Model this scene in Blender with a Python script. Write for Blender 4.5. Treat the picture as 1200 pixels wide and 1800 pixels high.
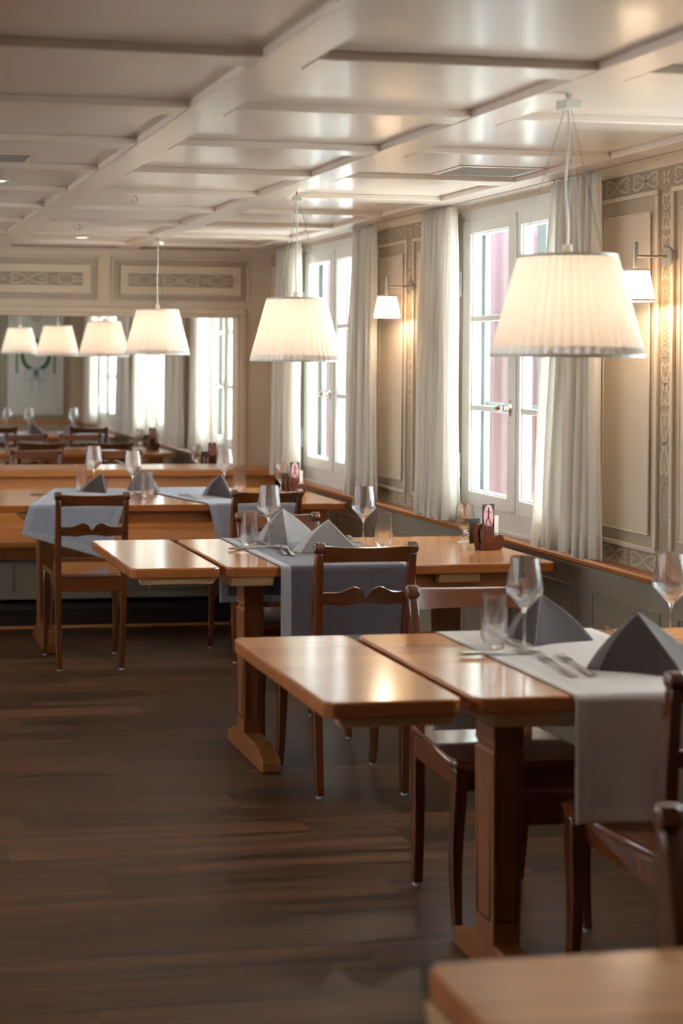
import bpy, bmesh, math, random
from mathutils import Vector, Matrix
random.seed(7)
PI = math.pi
for o in list(bpy.data.objects): bpy.data.objects.remove(o)
C = bpy.context.scene.collection
S = bpy.context.scene

# ------------------------------------------------------------------ camera
H = 1.5
psi = math.atan(400/2550.0); rho = 0.008
Fw = Vector((math.sin(psi), math.cos(psi), 0)); Rt = Vector((math.cos(psi), -math.sin(psi), 0)); Up = Vector((0, 0, 1))
cX = Rt*math.cos(rho) + Up*math.sin(rho); cY = Up*math.cos(rho) - Rt*math.sin(rho)
cam = bpy.data.cameras.new('camera'); co = bpy.data.objects.new('camera', cam); C.objects.link(co)
m = Matrix((cX, cY, -Fw)).transposed().to_4x4(); m.translation = (0, 0, H); co.matrix_world = m
cam.sensor_fit = 'VERTICAL'; cam.sensor_height = 36; cam.sensor_width = 24; cam.lens = 2550/1800*36
cam.shift_x = (600-105)/1800; cam.shift_y = -(900-625)/1800
cam.dof.use_dof = True; cam.dof.focus_distance = 5.3; cam.dof.aperture_fstop = 2.6
cam.clip_start = 0.05
S.camera = co

# ------------------------------------------------------------------ light & exposure
WORLD_STRENGTH = 13.0
WORLD_COLOR = (0.86, 0.93, 1.0, 1)
LAMP_W = 1.2
SCONCE_W = 4.2
WARM = (1.0, 0.76, 0.54)
w = bpy.data.worlds.new('world'); S.world = w; w.use_nodes = True
bg = w.node_tree.nodes['Background']; bg.inputs[0].default_value = WORLD_COLOR; bg.inputs[1].default_value = WORLD_STRENGTH
S.view_settings.view_transform = 'Standard'; S.view_settings.look = 'None'; S.view_settings.gamma = 1
S.view_settings.use_curve_mapping = False
S.view_settings.exposure = 0.22

# ------------------------------------------------------------------ room numbers
XW = 2.76; XL = -3.3; YB = 8.92; YF = -2.2; YE = 15.9; ZC = 2.192; ZB = 2.17
WIN = {1: 3.40, 2: 5.57, 3: 7.74, 4: 9.97, 5: 12.16, 6: 14.40}
PIER = {1: 2.315, 2: 4.484, 3: 6.655, 5: 11.065, 6: 13.28}

# ------------------------------------------------------------------ materials
def srgb(r, g, b):
    f = lambda c: (c/255/12.92) if c/255 <= 0.04045 else ((c/255+0.055)/1.055)**2.4
    return (f(r), f(g), f(b), 1)
def mat(name, col, rough=0.5, metal=0.0, spec=0.5, coat=0.0):
    m = bpy.data.materials.new(name); m.use_nodes = True
    b = m.node_tree.nodes['Principled BSDF']
    b.inputs['Base Color'].default_value = col; b.inputs['Roughness'].default_value = rough
    b.inputs['Metallic'].default_value = metal; b.inputs['Specular IOR Level'].default_value = spec
    b.inputs['Coat Weight'].default_value = coat; b.inputs['Coat Roughness'].default_value = 0.12
    return m
def nd(nt, t, **k):
    n = nt.nodes.new(t)
    for a, v in k.items(): setattr(n, a, v)
    return n
def mixc(nt, fac, a, b, blend='MIX'):
    x = nd(nt, 'ShaderNodeMix', data_type='RGBA', blend_type=blend)
    for i, v in ((0, fac), (6, a), (7, b)):
        if hasattr(v, 'links') or hasattr(v, 'is_output'): nt.links.new(v, x.inputs[i])
        else: x.inputs[i].default_value = v
    return x.outputs[2]
def paint(name, col, rough=0.4, coat=0.0, var=0.06, scale=3.0):
    m = mat(name, col, rough, coat=coat); nt = m.node_tree; b = nt.nodes['Principled BSDF']
    tc = nd(nt, 'ShaderNodeTexCoord'); n = nd(nt, 'ShaderNodeTexNoise'); n.inputs['Scale'].default_value = scale
    n.inputs['Detail'].default_value = 4
    nt.links.new(tc.outputs['Object'], n.inputs['Vector'])
    dark = tuple(c*(1-2*var) for c in col[:3])+(1,); lite = tuple(min(1, c*(1+var)) for c in col[:3])+(1,)
    nt.links.new(mixc(nt, n.outputs[0], dark, lite), b.inputs['Base Color'])
    n2 = nd(nt, 'ShaderNodeTexNoise'); n2.inputs['Scale'].default_value = 60
    nt.links.new(tc.outputs['Object'], n2.inputs['Vector'])
    bp = nd(nt, 'ShaderNodeBump'); bp.inputs['Strength'].default_value = 0.04; bp.inputs['Distance'].default_value = 0.01
    nt.links.new(n2.outputs[0], bp.inputs['Height']); nt.links.new(bp.outputs[0], b.inputs['Normal'])
    return m
def wood(name, c1, c2, axis=0, rough=0.3, coat=0.3, stave=0.0, scale=1.0, bump=0.03):
    """grain stretched along axis; stave > 0 cuts the colour into glued boards of that width"""
    m = mat(name, c1, rough, coat=coat); nt = m.node_tree; b = nt.nodes['Principled BSDF']
    tc = nd(nt, 'ShaderNodeTexCoord')
    mp = nd(nt, 'ShaderNodeMapping'); sc = [26*scale]*3; sc[axis] = 1.6*scale; mp.inputs['Scale'].default_value = sc
    nt.links.new(tc.outputs['Object'], mp.inputs[0])
    n = nd(nt, 'ShaderNodeTexNoise'); n.inputs['Scale'].default_value = 1.0; n.inputs['Detail'].default_value = 6; n.inputs['Distortion'].default_value = 0.6
    nt.links.new(mp.outputs[0], n.inputs['Vector'])
    mp2 = nd(nt, 'ShaderNodeMapping'); sc = [7*scale]*3; sc[axis] = 0.9*scale; mp2.inputs['Scale'].default_value = sc
    nt.links.new(tc.outputs['Object'], mp2.inputs[0])
    n2 = nd(nt, 'ShaderNodeTexNoise'); n2.inputs['Scale'].default_value = 1.0; n2.inputs['Detail'].default_value = 3; n2.inputs['Distortion'].default_value = 1.5
    nt.links.new(mp2.outputs[0], n2.inputs['Vector'])
    r = nd(nt, 'ShaderNodeValToRGB'); r.color_ramp.elements[0].position = 0.32; r.color_ramp.elements[1].position = 0.68
    r.color_ramp.elements[0].color = c2; r.color_ramp.elements[1].color = c1
    nt.links.new(n.outputs[0], r.inputs[0])
    mid = tuple((a*0.75+d*0.25) for a, d in zip(c1, c2))
    col = mixc(nt, n2.outputs[0], r.outputs[0], mid)
    if stave > 0:
        sp = nd(nt, 'ShaderNodeSeparateXYZ'); nt.links.new(tc.outputs['Object'], sp.inputs[0])
        dv = nd(nt, 'ShaderNodeMath', operation='DIVIDE'); dv.inputs[1].default_value = stave
        nt.links.new(sp.outputs[1 if axis == 0 else 0], dv.inputs[0])
        fl = nd(nt, 'ShaderNodeMath', operation='FLOOR'); nt.links.new(dv.outputs[0], fl.inputs[0])
        wn = nd(nt, 'ShaderNodeTexWhiteNoise', noise_dimensions='1D'); nt.links.new(fl.outputs[0], wn.inputs['W'])
        mr = nd(nt, 'ShaderNodeMapRange'); mr.inputs[3].default_value = 0.80; mr.inputs[4].default_value = 1.08
        nt.links.new(wn.outputs[0], mr.inputs[0])
        cb = nd(nt, 'ShaderNodeCombineColor'); 
        for i in range(3): nt.links.new(mr.outputs[0], cb.inputs[i])
        col = mixc(nt, 1.0, col, cb.outputs[0], 'MULTIPLY')
    nt.links.new(col, b.inputs['Base Color'])
    bp = nd(nt, 'ShaderNodeBump'); bp.inputs['Strength'].default_value = bump; bp.inputs['Distance'].default_value = 0.004
    nt.links.new(n.outputs[0], bp.inputs['Height']); nt.links.new(bp.outputs[0], b.inputs['Normal'])
    return m
def floor_mat():
    """oak boards along X, every board with its own tone, length offset and grain"""
    m = mat('oak_floorboards', srgb(90, 64, 44), 0.36); nt = m.node_tree; b = nt.nodes['Principled BSDF']
    def mt(op, a, c=None, d=None):
        n = nd(nt, 'ShaderNodeMath', operation=op)
        for i, v in enumerate((a, c, d)):
            if v is None: continue
            if isinstance(v, (int, float)): n.inputs[i].default_value = v
            else: nt.links.new(v, n.inputs[i])
        return n.outputs[0]
    def wn(dim, **k):
        n = nd(nt, 'ShaderNodeTexWhiteNoise', noise_dimensions=dim)
        for a, v in k.items(): nt.links.new(v, n.inputs[a])
        return n.outputs['Value']
    tc = nd(nt, 'ShaderNodeTexCoord'); sp = nd(nt, 'ShaderNodeSeparateXYZ'); nt.links.new(tc.outputs['Object'], sp.inputs[0])
    X, Y = sp.outputs[0], sp.outputs[1]
    PW, PL = 0.142, 1.25
    yr = mt('DIVIDE', Y, PW); row = mt('FLOOR', yr); fy = mt('FRACT', yr)
    xr = mt('ADD', mt('DIVIDE', X, PL), mt('MULTIPLY', wn('1D', W=row), 7.0)); col = mt('FLOOR', xr); fx = mt('FRACT', xr)
    cb = nd(nt, 'ShaderNodeCombineXYZ'); nt.links.new(row, cb.inputs[0]); nt.links.new(col, cb.inputs[1])
    tone = wn('2D', Vector=cb.outputs[0])
    # grain
    gv = nd(nt, 'ShaderNodeCombineXYZ'); nt.links.new(mt('MULTIPLY_ADD', tone, 31.0, mt('MULTIPLY', X, 0.7)), gv.inputs[0]); nt.links.new(mt('MULTIPLY', Y, 22.0), gv.inputs[1]); nt.links.new(mt('MULTIPLY', tone, 13.0), gv.inputs[2])
    n1 = nd(nt, 'ShaderNodeTexNoise'); n1.inputs['Scale'].default_value = 1.0; n1.inputs['Detail'].default_value = 4; n1.inputs['Distortion'].default_value = 0.12; nt.links.new(gv.outputs[0], n1.inputs['Vector'])
    g2 = nd(nt, 'ShaderNodeCombineXYZ'); nt.links.new(mt('MULTIPLY_ADD', tone, 17.0, mt('MULTIPLY', X, 2.0)), g2.inputs[0]); nt.links.new(mt('MULTIPLY', Y, 130.0), g2.inputs[1])
    n2 = nd(nt, 'ShaderNodeTexNoise'); n2.inputs['Scale'].default_value = 1.0; n2.inputs['Detail'].default_value = 3; nt.links.new(g2.outputs[0], n2.inputs['Vector'])
    # cathedral figure in the middle of a board
    g3 = nd(nt, 'ShaderNodeCombineXYZ'); nt.links.new(mt('MULTIPLY_ADD', tone, 9.0, mt('MULTIPLY', X, 2.2)), g3.inputs[0]); nt.links.new(mt('MULTIPLY', mt('ABSOLUTE', mt('SUBTRACT', fy, 0.5)), 3.0), g3.inputs[1])
    wv = nd(nt, 'ShaderNodeTexWave'); wv.bands_direction = 'Y'; wv.inputs['Scale'].default_value = 2.0; wv.inputs['Distortion'].default_value = 3.0; wv.inputs['Detail'].default_value = 3; wv.inputs['Detail Scale'].default_value = 0.8; nt.links.new(g3.outputs[0], wv.inputs['Vector'])
    v = mt('ADD', mt('MULTIPLY', n1.outputs[0], 0.62), mt('ADD', mt('MULTIPLY', n2.outputs[0], 0.26), mt('MULTIPLY', wv.outputs['Fac'], 0.12)))
    r = nd(nt, 'ShaderNodeValToRGB'); e = r.color_ramp.elements
    e[0].position = 0.36; e[0].color = srgb(36, 22, 13); e[1].position = 0.64; e[1].color = srgb(110, 74, 45)
    nt.links.new(v, r.inputs[0])
    mr = nd(nt, 'ShaderNodeMapRange'); mr.inputs[3].default_value = 0.50; mr.inputs[4].default_value = 1.35; nt.links.new(tone, mr.inputs[0])
    edge = mt('MINIMUM', mt('MINIMUM', fy, mt('SUBTRACT', 1.0, fy)), mt('MULTIPLY', mt('MINIMUM', fx, mt('SUBTRACT', 1.0, fx)), PL/PW))
    seam = nd(nt, 'ShaderNodeMapRange'); seam.inputs[2].default_value = 0.018; seam.inputs[3].default_value = 0.25; nt.links.new(edge, seam.inputs[0])
    k = mt('MULTIPLY', mr.outputs[0], seam.outputs[0])
    c3 = nd(nt, 'ShaderNodeCombineColor')
    for i in range(3): nt.links.new(k, c3.inputs[i])
    nt.links.new(mixc(nt, 1.0, r.outputs[0], c3.outputs[0], 'MULTIPLY'), b.inputs['Base Color'])
    bp = nd(nt, 'ShaderNodeBump'); bp.inputs['Strength'].default_value = 0.35; bp.inputs['Distance'].default_value = 0.002
    nt.links.new(mt('MULTIPLY', v, seam.outputs[0]), bp.inputs['Height']); nt.links.new(bp.outputs[0], b.inputs['Normal'])
    rr = nd(nt, 'ShaderNodeMapRange'); rr.inputs[3].default_value = 0.30; rr.inputs[4].default_value = 0.48
    nt.links.new(n1.outputs[0], rr.inputs[0]); nt.links.new(rr.outputs[0], b.inputs['Roughness'])
    return m
def linen(name, col, trans=0.0, weave=260.0, var=0.12, stripe=0.0, bumpd=0.001):
    m = mat(name, col, 0.85, spec=0.2); nt = m.node_tree; b = nt.nodes['Principled BSDF']
    b.inputs['Sheen Weight'].default_value = 0.25
    tc = nd(nt, 'ShaderNodeTexCoord')
    mp = nd(nt, 'ShaderNodeMapping'); mp.inputs['Scale'].default_value = (weave, weave*0.1, weave*0.1); nt.links.new(tc.outputs['Object'], mp.inputs[0])
    n = nd(nt, 'ShaderNodeTexNoise'); n.inputs['Scale'].default_value = 1; n.inputs['Detail'].default_value = 2; nt.links.new(mp.outputs[0], n.inputs['Vector'])
    mp2 = nd(nt, 'ShaderNodeMapping'); mp2.inputs['Scale'].default_value = (weave*0.1, weave, weave); nt.links.new(tc.outputs['Object'], mp2.inputs[0])
    n2 = nd(nt, 'ShaderNodeTexNoise'); n2.inputs['Scale'].default_value = 1; n2.inputs['Detail'].default_value = 2; nt.links.new(mp2.outputs[0], n2.inputs['Vector'])
    ml = nd(nt, 'ShaderNodeMath', operation='ADD'); nt.links.new(n.outputs[0], ml.inputs[0]); nt.links.new(n2.outputs[0], ml.inputs[1])
    mr = nd(nt, 'ShaderNodeMapRange'); mr.inputs[1].default_value = 0.7; mr.inputs[2].default_value = 1.3; nt.links.new(ml.outputs[0], mr.inputs[0])
    dk = tuple(c*(1-var*2) for c in col[:3])+(1,); lt = tuple(min(1, c*(1+var)) for c in col[:3])+(1,)
    nt.links.new(mixc(nt, mr.outputs[0], dk, lt), b.inputs['Base Color'])
    bp = nd(nt, 'ShaderNodeBump'); bp.inputs['Strength'].default_value = 0.4; bp.inputs['Distance'].default_value = bumpd
    nt.links.new(mr.outputs[0], bp.inputs['Height']); nt.links.new(bp.outputs[0], b.inputs['Normal'])
    if trans > 0:
        out = nt.nodes['Material Output']; tr = nd(nt, 'ShaderNodeBsdfTranslucent'); tr.inputs[0].default_value = col
        mx = nd(nt, 'ShaderNodeMixShader'); mx.inputs[0].default_value = trans
        nt.links.new(b.outputs[0], mx.inputs[1]); nt.links.new(tr.outputs[0], mx.inputs[2]); nt.links.new(mx.outputs[0], out.inputs[0])
    return m
def glass(name, col=(1, 1, 1, 1), ior=1.4, rough=0.0):
    m = mat(name, col, rough); b = m.node_tree.nodes['Principled BSDF']
    b.inputs['Transmission Weight'].default_value = 1.0; b.inputs['IOR'].default_value = ior
    return m
def pane_mat():
    m = bpy.data.materials.new('window_glass'); m.use_nodes = True; nt = m.node_tree; nt.nodes.remove(nt.nodes['Principled BSDF'])
    t = nd(nt, 'ShaderNodeBsdfTransparent'); t.inputs[0].default_value = (0.97, 0.985, 0.98, 1)
    g = nd(nt, 'ShaderNodeBsdfGlossy'); g.inputs['Roughness'].default_value = 0.0
    mx = nd(nt, 'ShaderNodeMixShader'); mx.inputs[0].default_value = 0.04; nt.links.new(t.outputs[0], mx.inputs[1]); nt.links.new(g.outputs[0], mx.inputs[2])
    nt.links.new(mx.outputs[0], nt.nodes['Material Output'].inputs[0]); return m

M = {}
M['ceiling'] = paint('glossy_ceiling_paint', srgb(230, 213, 195), 0.28, coat=0.25, scale=1.5)
M['wall'] = paint('warm_grey_wall_paint', srgb(214, 193, 167), 0.42)
M['moulding'] = paint('pale_moulding_paint', srgb(208, 191, 168), 0.38)
M['panel_ground'] = paint('grey_taupe_panel_paint', srgb(180, 161, 136), 0.42)
M['band'] = paint('taupe_frieze_ground', srgb(160, 142, 118), 0.45)
M['ornament'] = paint('pale_painted_ornament', srgb(196, 178, 152), 0.45)
M['wainscot'] = paint('grey_wainscot_paint', srgb(150, 138, 120), 0.38)
M['jamb'] = paint('grey_jamb_paint', srgb(168, 160, 148), 0.4)
M['winwhite'] = paint('white_window_paint', srgb(226, 224, 216), 0.3)
M['outer'] = paint('shade_grey_outer_frame', (0.16, 0.18, 0.18, 1), 0.5)  # grey puts shading into white outer frames so their lines show
M['rail'] = wood('honey_dado_wood', srgb(196, 122, 58), srgb(150, 82, 34), 1, 0.28, 0.3)
M['railx'] = wood('honey_bench_wood', srgb(205, 140, 80), srgb(170, 104, 52), 0, 0.3, 0.25, scale=0.7)
M['table'] = wood('honey_table_wood', srgb(220, 152, 90), srgb(192, 120, 64), 0, 0.18, 0.5, stave=0.115, scale=0.6, bump=0.015)
M['tedge'] = wood('table_end_wood', srgb(186, 112, 60), srgb(150, 84, 42), 0, 0.25, 0.4)
M['groove'] = mat('dark_groove', srgb(62, 34, 18), 0.6)
M['bearer'] = wood('pale_bearer_wood', srgb(206, 164, 118), srgb(180, 134, 88), 0, 0.4, 0.1)
M['tleg'] = wood('table_column_wood', srgb(148, 88, 44), srgb(98, 54, 26), 2, 0.35, 0.25)
M['chair'] = wood('reddish_brown_chair_wood', srgb(106, 55, 26), srgb(64, 31, 14), 2, 0.2, 0.8, scale=1.3)
M['chairx'] = wood('reddish_brown_rail_wood', srgb(118, 62, 29), srgb(74, 37, 17), 0, 0.18, 0.9, scale=1.3)
M['floor'] = floor_mat()
M['dark'] = mat('dark_plinth_and_vent_shade', srgb(34, 24, 18), 0.5)
M['glide'] = mat('grey_glide', srgb(170, 175, 180), 0.4)
def thin_glass():
    m = glass('clear_glass', ior=1.42); nt = m.node_tree; out = nt.nodes['Material Output']; b = nt.nodes['Principled BSDF']
    t = nd(nt, 'ShaderNodeBsdfTransparent'); mx = nd(nt, 'ShaderNodeMixShader'); mx.inputs[0].default_value = 0.25
    nt.links.new(b.outputs[0], mx.inputs[1]); nt.links.new(t.outputs[0], mx.inputs[2]); nt.links.new(mx.outputs[0], out.inputs[0]); return m
M['glass'] = thin_glass()
M['pane'] = pane_mat()
M['steel'] = mat('brushed_steel', srgb(200, 198, 192), 0.22, metal=1.0)
M['chrome'] = mat('polished_chrome', srgb(225, 220, 212), 0.08, metal=1.0)
M['satin'] = mat('satin_grey_metal', srgb(165, 160, 150), 0.4, metal=0.6)
#M['mirror'] = mat('mirror_silver', (0.93, 0.93, 0.92, 1), 0.0, metal=1.0)
M['white'] = mat('white_plastic', srgb(226, 220, 206), 0.4)
M['wire'] = mat('thin_steel_wire', srgb(150, 148, 140), 0.4, metal=0.7)
M['cable'] = mat('clear_white_cable', srgb(235, 230, 220), 0.25)
M['curtain'] = linen('cream_curtain_fabric', (0.95, 0.92, 0.86, 1), trans=0.62, weave=90, var=0.03)
M['runner_dark'] = linen('slate_grey_runner_linen', srgb(92, 85, 92), weave=500, var=0.1)
M['runner_dark_hem'] = linen('pale_grey_runner_hem', srgb(168, 166, 168), weave=500)
M['runner_light'] = linen('pale_grey_runner_linen', srgb(196, 184, 174), weave=500, var=0.06)
M['runner_light_hem'] = linen('pale_runner_hem', srgb(206, 195, 185), weave=500, var=0.06)
M['runner_blue'] = linen('blue_grey_runner_linen', srgb(158, 162, 174), weave=400, var=0.1)
M['runner_blue_hem'] = linen('blue_grey_runner_hem', srgb(170, 174, 184), weave=400, var=0.1)
M['nap_light'] = linen('grey_napkin_linen', srgb(132, 126, 124), weave=500)
M['nap_light_hem'] = linen('light_napkin_hem', srgb(186, 184, 186), weave=500)
M['nap_dark'] = linen('brown_grey_napkin_cotton', srgb(78, 68, 66), weave=600, var=0.05)
M['nap_dark_hem'] = linen('grey_napkin_hem', srgb(138, 130, 130), weave=600, var=0.05)
def shade_mat():
    m = linen('pleated_ivory_shade', (0.93, 0.87, 0.81, 1), trans=0.5, weave=40, var=0.02, bumpd=0.0002); return m
M['shade'] = shade_mat()
def emit(name, col, s):
    m = mat(name, col, 0.5); b = m.node_tree.nodes['Principled BSDF']
    b.inputs['Emission Color'].default_value = col; b.inputs['Emission Strength'].default_value = s; return m
M['bulb'] = emit('glowing_bulb', (1, 0.78, 0.5, 1), 4.0)
M['spot'] = emit('glowing_downlight', (1, 0.85, 0.65, 1), 2.5)

# ------------------------------------------------------------------ mesh helpers
class MB:
    def __init__(s): s.bm = bmesh.new()
    def box(s, x0, x1, y0, y1, z0, z1, mi=0):
        v = [s.bm.verts.new((x, y, z)) for x in (x0, x1) for y in (y0, y1) for z in (z0, z1)]
        for f in ((0, 1, 3, 2), (4, 6, 7, 5), (0, 4, 5, 1), (2, 3, 7, 6), (0, 2, 6, 4), (1, 5, 7, 3)):
            s.bm.faces.new([v[i] for i in f]).material_index = mi
        return s
    def prism(s, poly, fn, h0, h1, mi=0):
        a = [s.bm.verts.new(fn(u, v, h0)) for u, v in poly]; b = [s.bm.verts.new(fn(u, v, h1)) for u, v in poly]
        n = len(poly)
        for f in (a[::-1], b): s.bm.faces.new(f).material_index = mi
        for i in range(n): s.bm.faces.new((a[i], a[(i+1) % n], b[(i+1) % n], b[i])).material_index = mi
        return s
    def lathe(s, prof, n=32, c=(0, 0, 0), closed=True, wob=None, mi=0):
        rings = []
        for r, z in prof:
            if r < 1e-6: rings.append([s.bm.verts.new((c[0], c[1], c[2]+z))])
            else:
                rg = []
                for k in range(n):
                    a = 2*PI*k/n; rr = r*(wob(a, z) if wob else 1)
                    rg.append(s.bm.verts.new((c[0]+rr*math.cos(a), c[1]+rr*math.sin(a), c[2]+z)))
                rings.append(rg)
        pairs = list(zip(rings, rings[1:]))
        if closed and len(rings[0]) > 1 and len(rings[-1]) > 1: pairs.append((rings[-1], rings[0]))
        for A, B in pairs:
            for k in range(n):
                q = (k+1) % n
                if len(A) == 1 and len(B) == 1: continue
                if len(A) == 1: f = (A[0], B[q], B[k])
                elif len(B) == 1: f = (A[k], A[q], B[0])
                else: f = (A[k], A[q], B[q], B[k])
                s.bm.faces.new(f).material_index = mi
        return s
    def tube(s, pts, rad, n=8, cap=True, mi=0, flat=None):
        """rad: number or list; flat=(a,b) gives a rectangular-ish section scale"""
        pts = [Vector(p) for p in pts]; N = len(pts); R = rad if isinstance(rad, (list, tuple)) else [rad]*N
        T = [(pts[min(i+1, N-1)]-pts[max(i-1, 0)]).normalized() for i in range(N)]
        u = Vector((0, 0, 1)) if abs(T[0].z) < 0.9 else Vector((1, 0, 0))
        u = (u-T[0]*u.dot(T[0])).normalized(); rings = []
        for i in range(N):
            u = (u-T[i]*u.dot(T[i])).normalized(); v = T[i].cross(u)
            rings.append([s.bm.verts.new(pts[i]+(u*math.cos(2*PI*k/n)+v*math.sin(2*PI*k/n))*R[i]) for k in range(n)])
        for A, B in zip(rings, rings[1:]):
            for k in range(n): s.bm.faces.new((A[k], A[(k+1) % n], B[(k+1) % n], B[k])).material_index = mi
        if cap:
            s.bm.faces.new(rings[0][::-1]).material_index = mi; s.bm.faces.new(rings[-1]).material_index = mi
        return s
    def loft(s, secs, mi=0, cap=True):
        """secs: list of rings of points, same count"""
        R = [[s.bm.verts.new(p) for p in q] for q in secs]; n = len(R[0])
        for A, B in zip(R, R[1:]):
            for k in range(n): s.bm.faces.new((A[k], A[(k+1) % n], B[(k+1) % n], B[k])).material_index = mi
        if cap: s.bm.faces.new(R[0][::-1]).material_index = mi; s.bm.faces.new(R[-1]).material_index = mi
        return s
    def grid(s, fn, nu, nv, mi=0):
        g = [[s.bm.verts.new(fn(i/nu, j/nv)) for j in range(nv+1)] for i in range(nu+1)]
        for i in range(nu):
            for j in range(nv):
                f = s.bm.faces.new((g[i][j], g[i+1][j], g[i+1][j+1], g[i][j+1]))
                f.material_index = mi(i/nu, j/nv) if callable(mi) else mi
        return s
    def ribbon(s, pts, wd, fn, h0, h1, mi=0):
        N = len(pts); L = []; Rr = []
        for i in range(N):
            a = pts[max(i-1, 0)]; b = pts[min(i+1, N-1)]; dx, dy = b[0]-a[0], b[1]-a[1]; l = math.hypot(dx, dy) or 1
            nx, ny = -dy/l*wd/2, dx/l*wd/2
            L.append((pts[i][0]+nx, pts[i][1]+ny)); Rr.append((pts[i][0]-nx, pts[i][1]-ny))
        for i in range(N-1):
            q = (L[i], L[i+1], Rr[i+1], Rr[i])
            s.prism(q, fn, h0, h1, mi)
        return s
    def sides(s, mi):
        s.bm.normal_update()
        for f in s.bm.faces:
            if abs(f.normal.z) < 0.5: f.material_index = mi
        return s
    def build(s, name, mats, parent=None, smooth=False, bevel=0.0, seg=2, solid=0.0, angle=0.6, sub=0):
        s.bm.normal_update(); bmesh.ops.recalc_face_normals(s.bm, faces=s.bm.faces)
        me = bpy.data.meshes.new(name); s.bm.to_mesh(me); s.bm.free()
        for q in (mats if isinstance(mats, (list, tuple)) else [mats]): me.materials.append(q)
        o = bpy.data.objects.new(name, me); C.objects.link(o)
        if parent: o.parent = parent
        if smooth:
            for p in me.polygons: p.use_smooth = True
            if angle:
                try: me.set_sharp_from_angle(angle=angle)
                except Exception: pass
        if solid: q = o.modifiers.new('thickness', 'SOLIDIFY'); q.thickness = solid; q.offset = 0
        if bevel: q = o.modifiers.new('bevel', 'BEVEL'); q.width = bevel; q.segments = seg; q.limit_method = 'ANGLE'; q.angle_limit = 0.7
        if sub: q = o.modifiers.new('subd', 'SUBSURF'); q.levels = sub; q.render_levels = sub
        return o
def tag(o, label=None, cat=None, group=None, kind=None):
    for k, v in (('label', label), ('category', cat), ('group', group), ('kind', kind)):
        if v: o[k] = v
    return o
def empty(name, loc=(0, 0, 0), rz=0.0, **k):
    o = bpy.data.objects.new(name, None); o.empty_display_size = 0.05; C.objects.link(o); o.location = loc; o.rotation_euler = (0, 0, rz); return tag(o, **k)
def copy_tree(o, parent=None):
    c = o.copy(); C.objects.link(c)
    if parent: c.parent = parent
    for ch in list(o.children): copy_tree(ch, c)
    return c
def place(proto, used, loc, rz=0.0, label=None, group=None):
    o = proto if not used else copy_tree(proto)
    o.location = loc; o.rotation_euler = (0, 0, rz)
    if label: o['label'] = label
    if group: o['group'] = group
    return o
rect = lambda u0, u1, v0, v1: [(u0, v0), (u1, v0), (u1, v1), (u0, v1)]

# ------------------------------------------------------------------ ROOM
b = MB(); b.box(XL, XW+0.3, YF, YE+0.1, -0.1, 0); b.build('floor', M['floor']); tag(bpy.data.objects['floor'], kind='structure')
# ceiling: recessed panels between flat beams
b = MB(); b.box(XL, XW+0.12, YF, YE+0.1, ZC, ZC+0.12)
b.box(2.555, XW+0.12, YF, YE+0.1, ZB, ZC+0.001)
xs = [2.555-0.68-0.125-0.805*k for k in range(9)]
for x in xs:
    if x+0.125 > XL: b.box(max(x, XL), x+0.125, YF, YE+0.1, ZB, ZC+0.001)
gaps = [(xs[k+1]+0.125, xs[k]) for k in range(len(xs)-1) if xs[k] > XL]+[(xs[0]+0.125, 2.555)]
ys = [3.13+0.68*k for k in range(-8, 19)]
for y in ys:
    if y < YE+0.05 and y+0.12 > YF: [b.box(max(XL, g0), g1, max(y, YF), min(y+0.12, YE+0.1), ZB, ZC+0.001) for g0, g1 in gaps]
ce = b.build('ceiling', M['ceiling'], bevel=0.004); tag(ce, kind='structure')
b = MB()
# curtain track line
b.box(2.657, 2.661, 2.0, YE, ZB-0.002, ZB+0.002); b.build('curtain_track', M['wire'], ce)

# window wall
def wallfn(u, v, h): return (XW-h, u, v)
HW = 0.58
b = MB(); T = 0.15
b.box(XW, XW+T, YF, YE+0.1, -0.02, 0.76); b.box(XW, XW+T, YF, YE+0.1, 2.115, 2.3)
edges = [YF]+sum([[WIN[n]-HW, WIN[n]+HW] for n in (1, 2, 3, 4, 5, 6)], [])+[YE+0.1]
for i in range(0, len(edges), 2): b.box(XW, XW+T, edges[i], edges[i+1], 0.75, 2.12)
wr = b.build('wall_right', M['wall']); tag(wr, kind='structure')

def lemni(L, A, n=40, dip=0.18):
    p = []
    for i in range(n+1):
        t = 2*PI*i/n; x = math.cos(t); y = math.copysign(abs(math.sin(2*t))**0.75, math.sin(2*t))
        s_ = 1-dip*max(0, abs(x)-0.9)/0.1*(1 if abs(y) < 0.6 else 0)
        p.append((L/2*x*s_, A*0.98*y))
    return p
def knot(b, cu, cv, L, A, wd, fn, h, vert=False):
    """interlaced knot with hearts: centre (cu, cv), along u (or v when vert)"""
    tr = (lambda p: (cu+p[1], cv+p[0])) if vert else (lambda p: (cu+p[0], cv+p[1]))
    b.ribbon([tr(p) for p in lemni(L*0.94, A*0.8)], wd, fn, 0, h)
    d = min(A*0.85, L*0.2)
    b.ribbon([tr(p) for p in ((-d, 0), (0, A*0.85), (d, 0), (0, -A*0.85), (-d, 0))], wd*0.5, fn, 0, h*0.8)
    for s_ in (-1, 1):
        x0 = s_*L*0.3
        b.ribbon([tr((x0+s_*0.14*L*math.cos(t)*0.5, A*0.32*math.sin(t))) for t in [k*PI/4 for k in range(9)]], wd*0.45, fn, 0, h*0.8)
        b.ribbon([tr(p) for p in ((s_*L*0.22, 0), (s_*L*0.47, 0))], wd*0.5, fn, 0, h*0.8)
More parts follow.
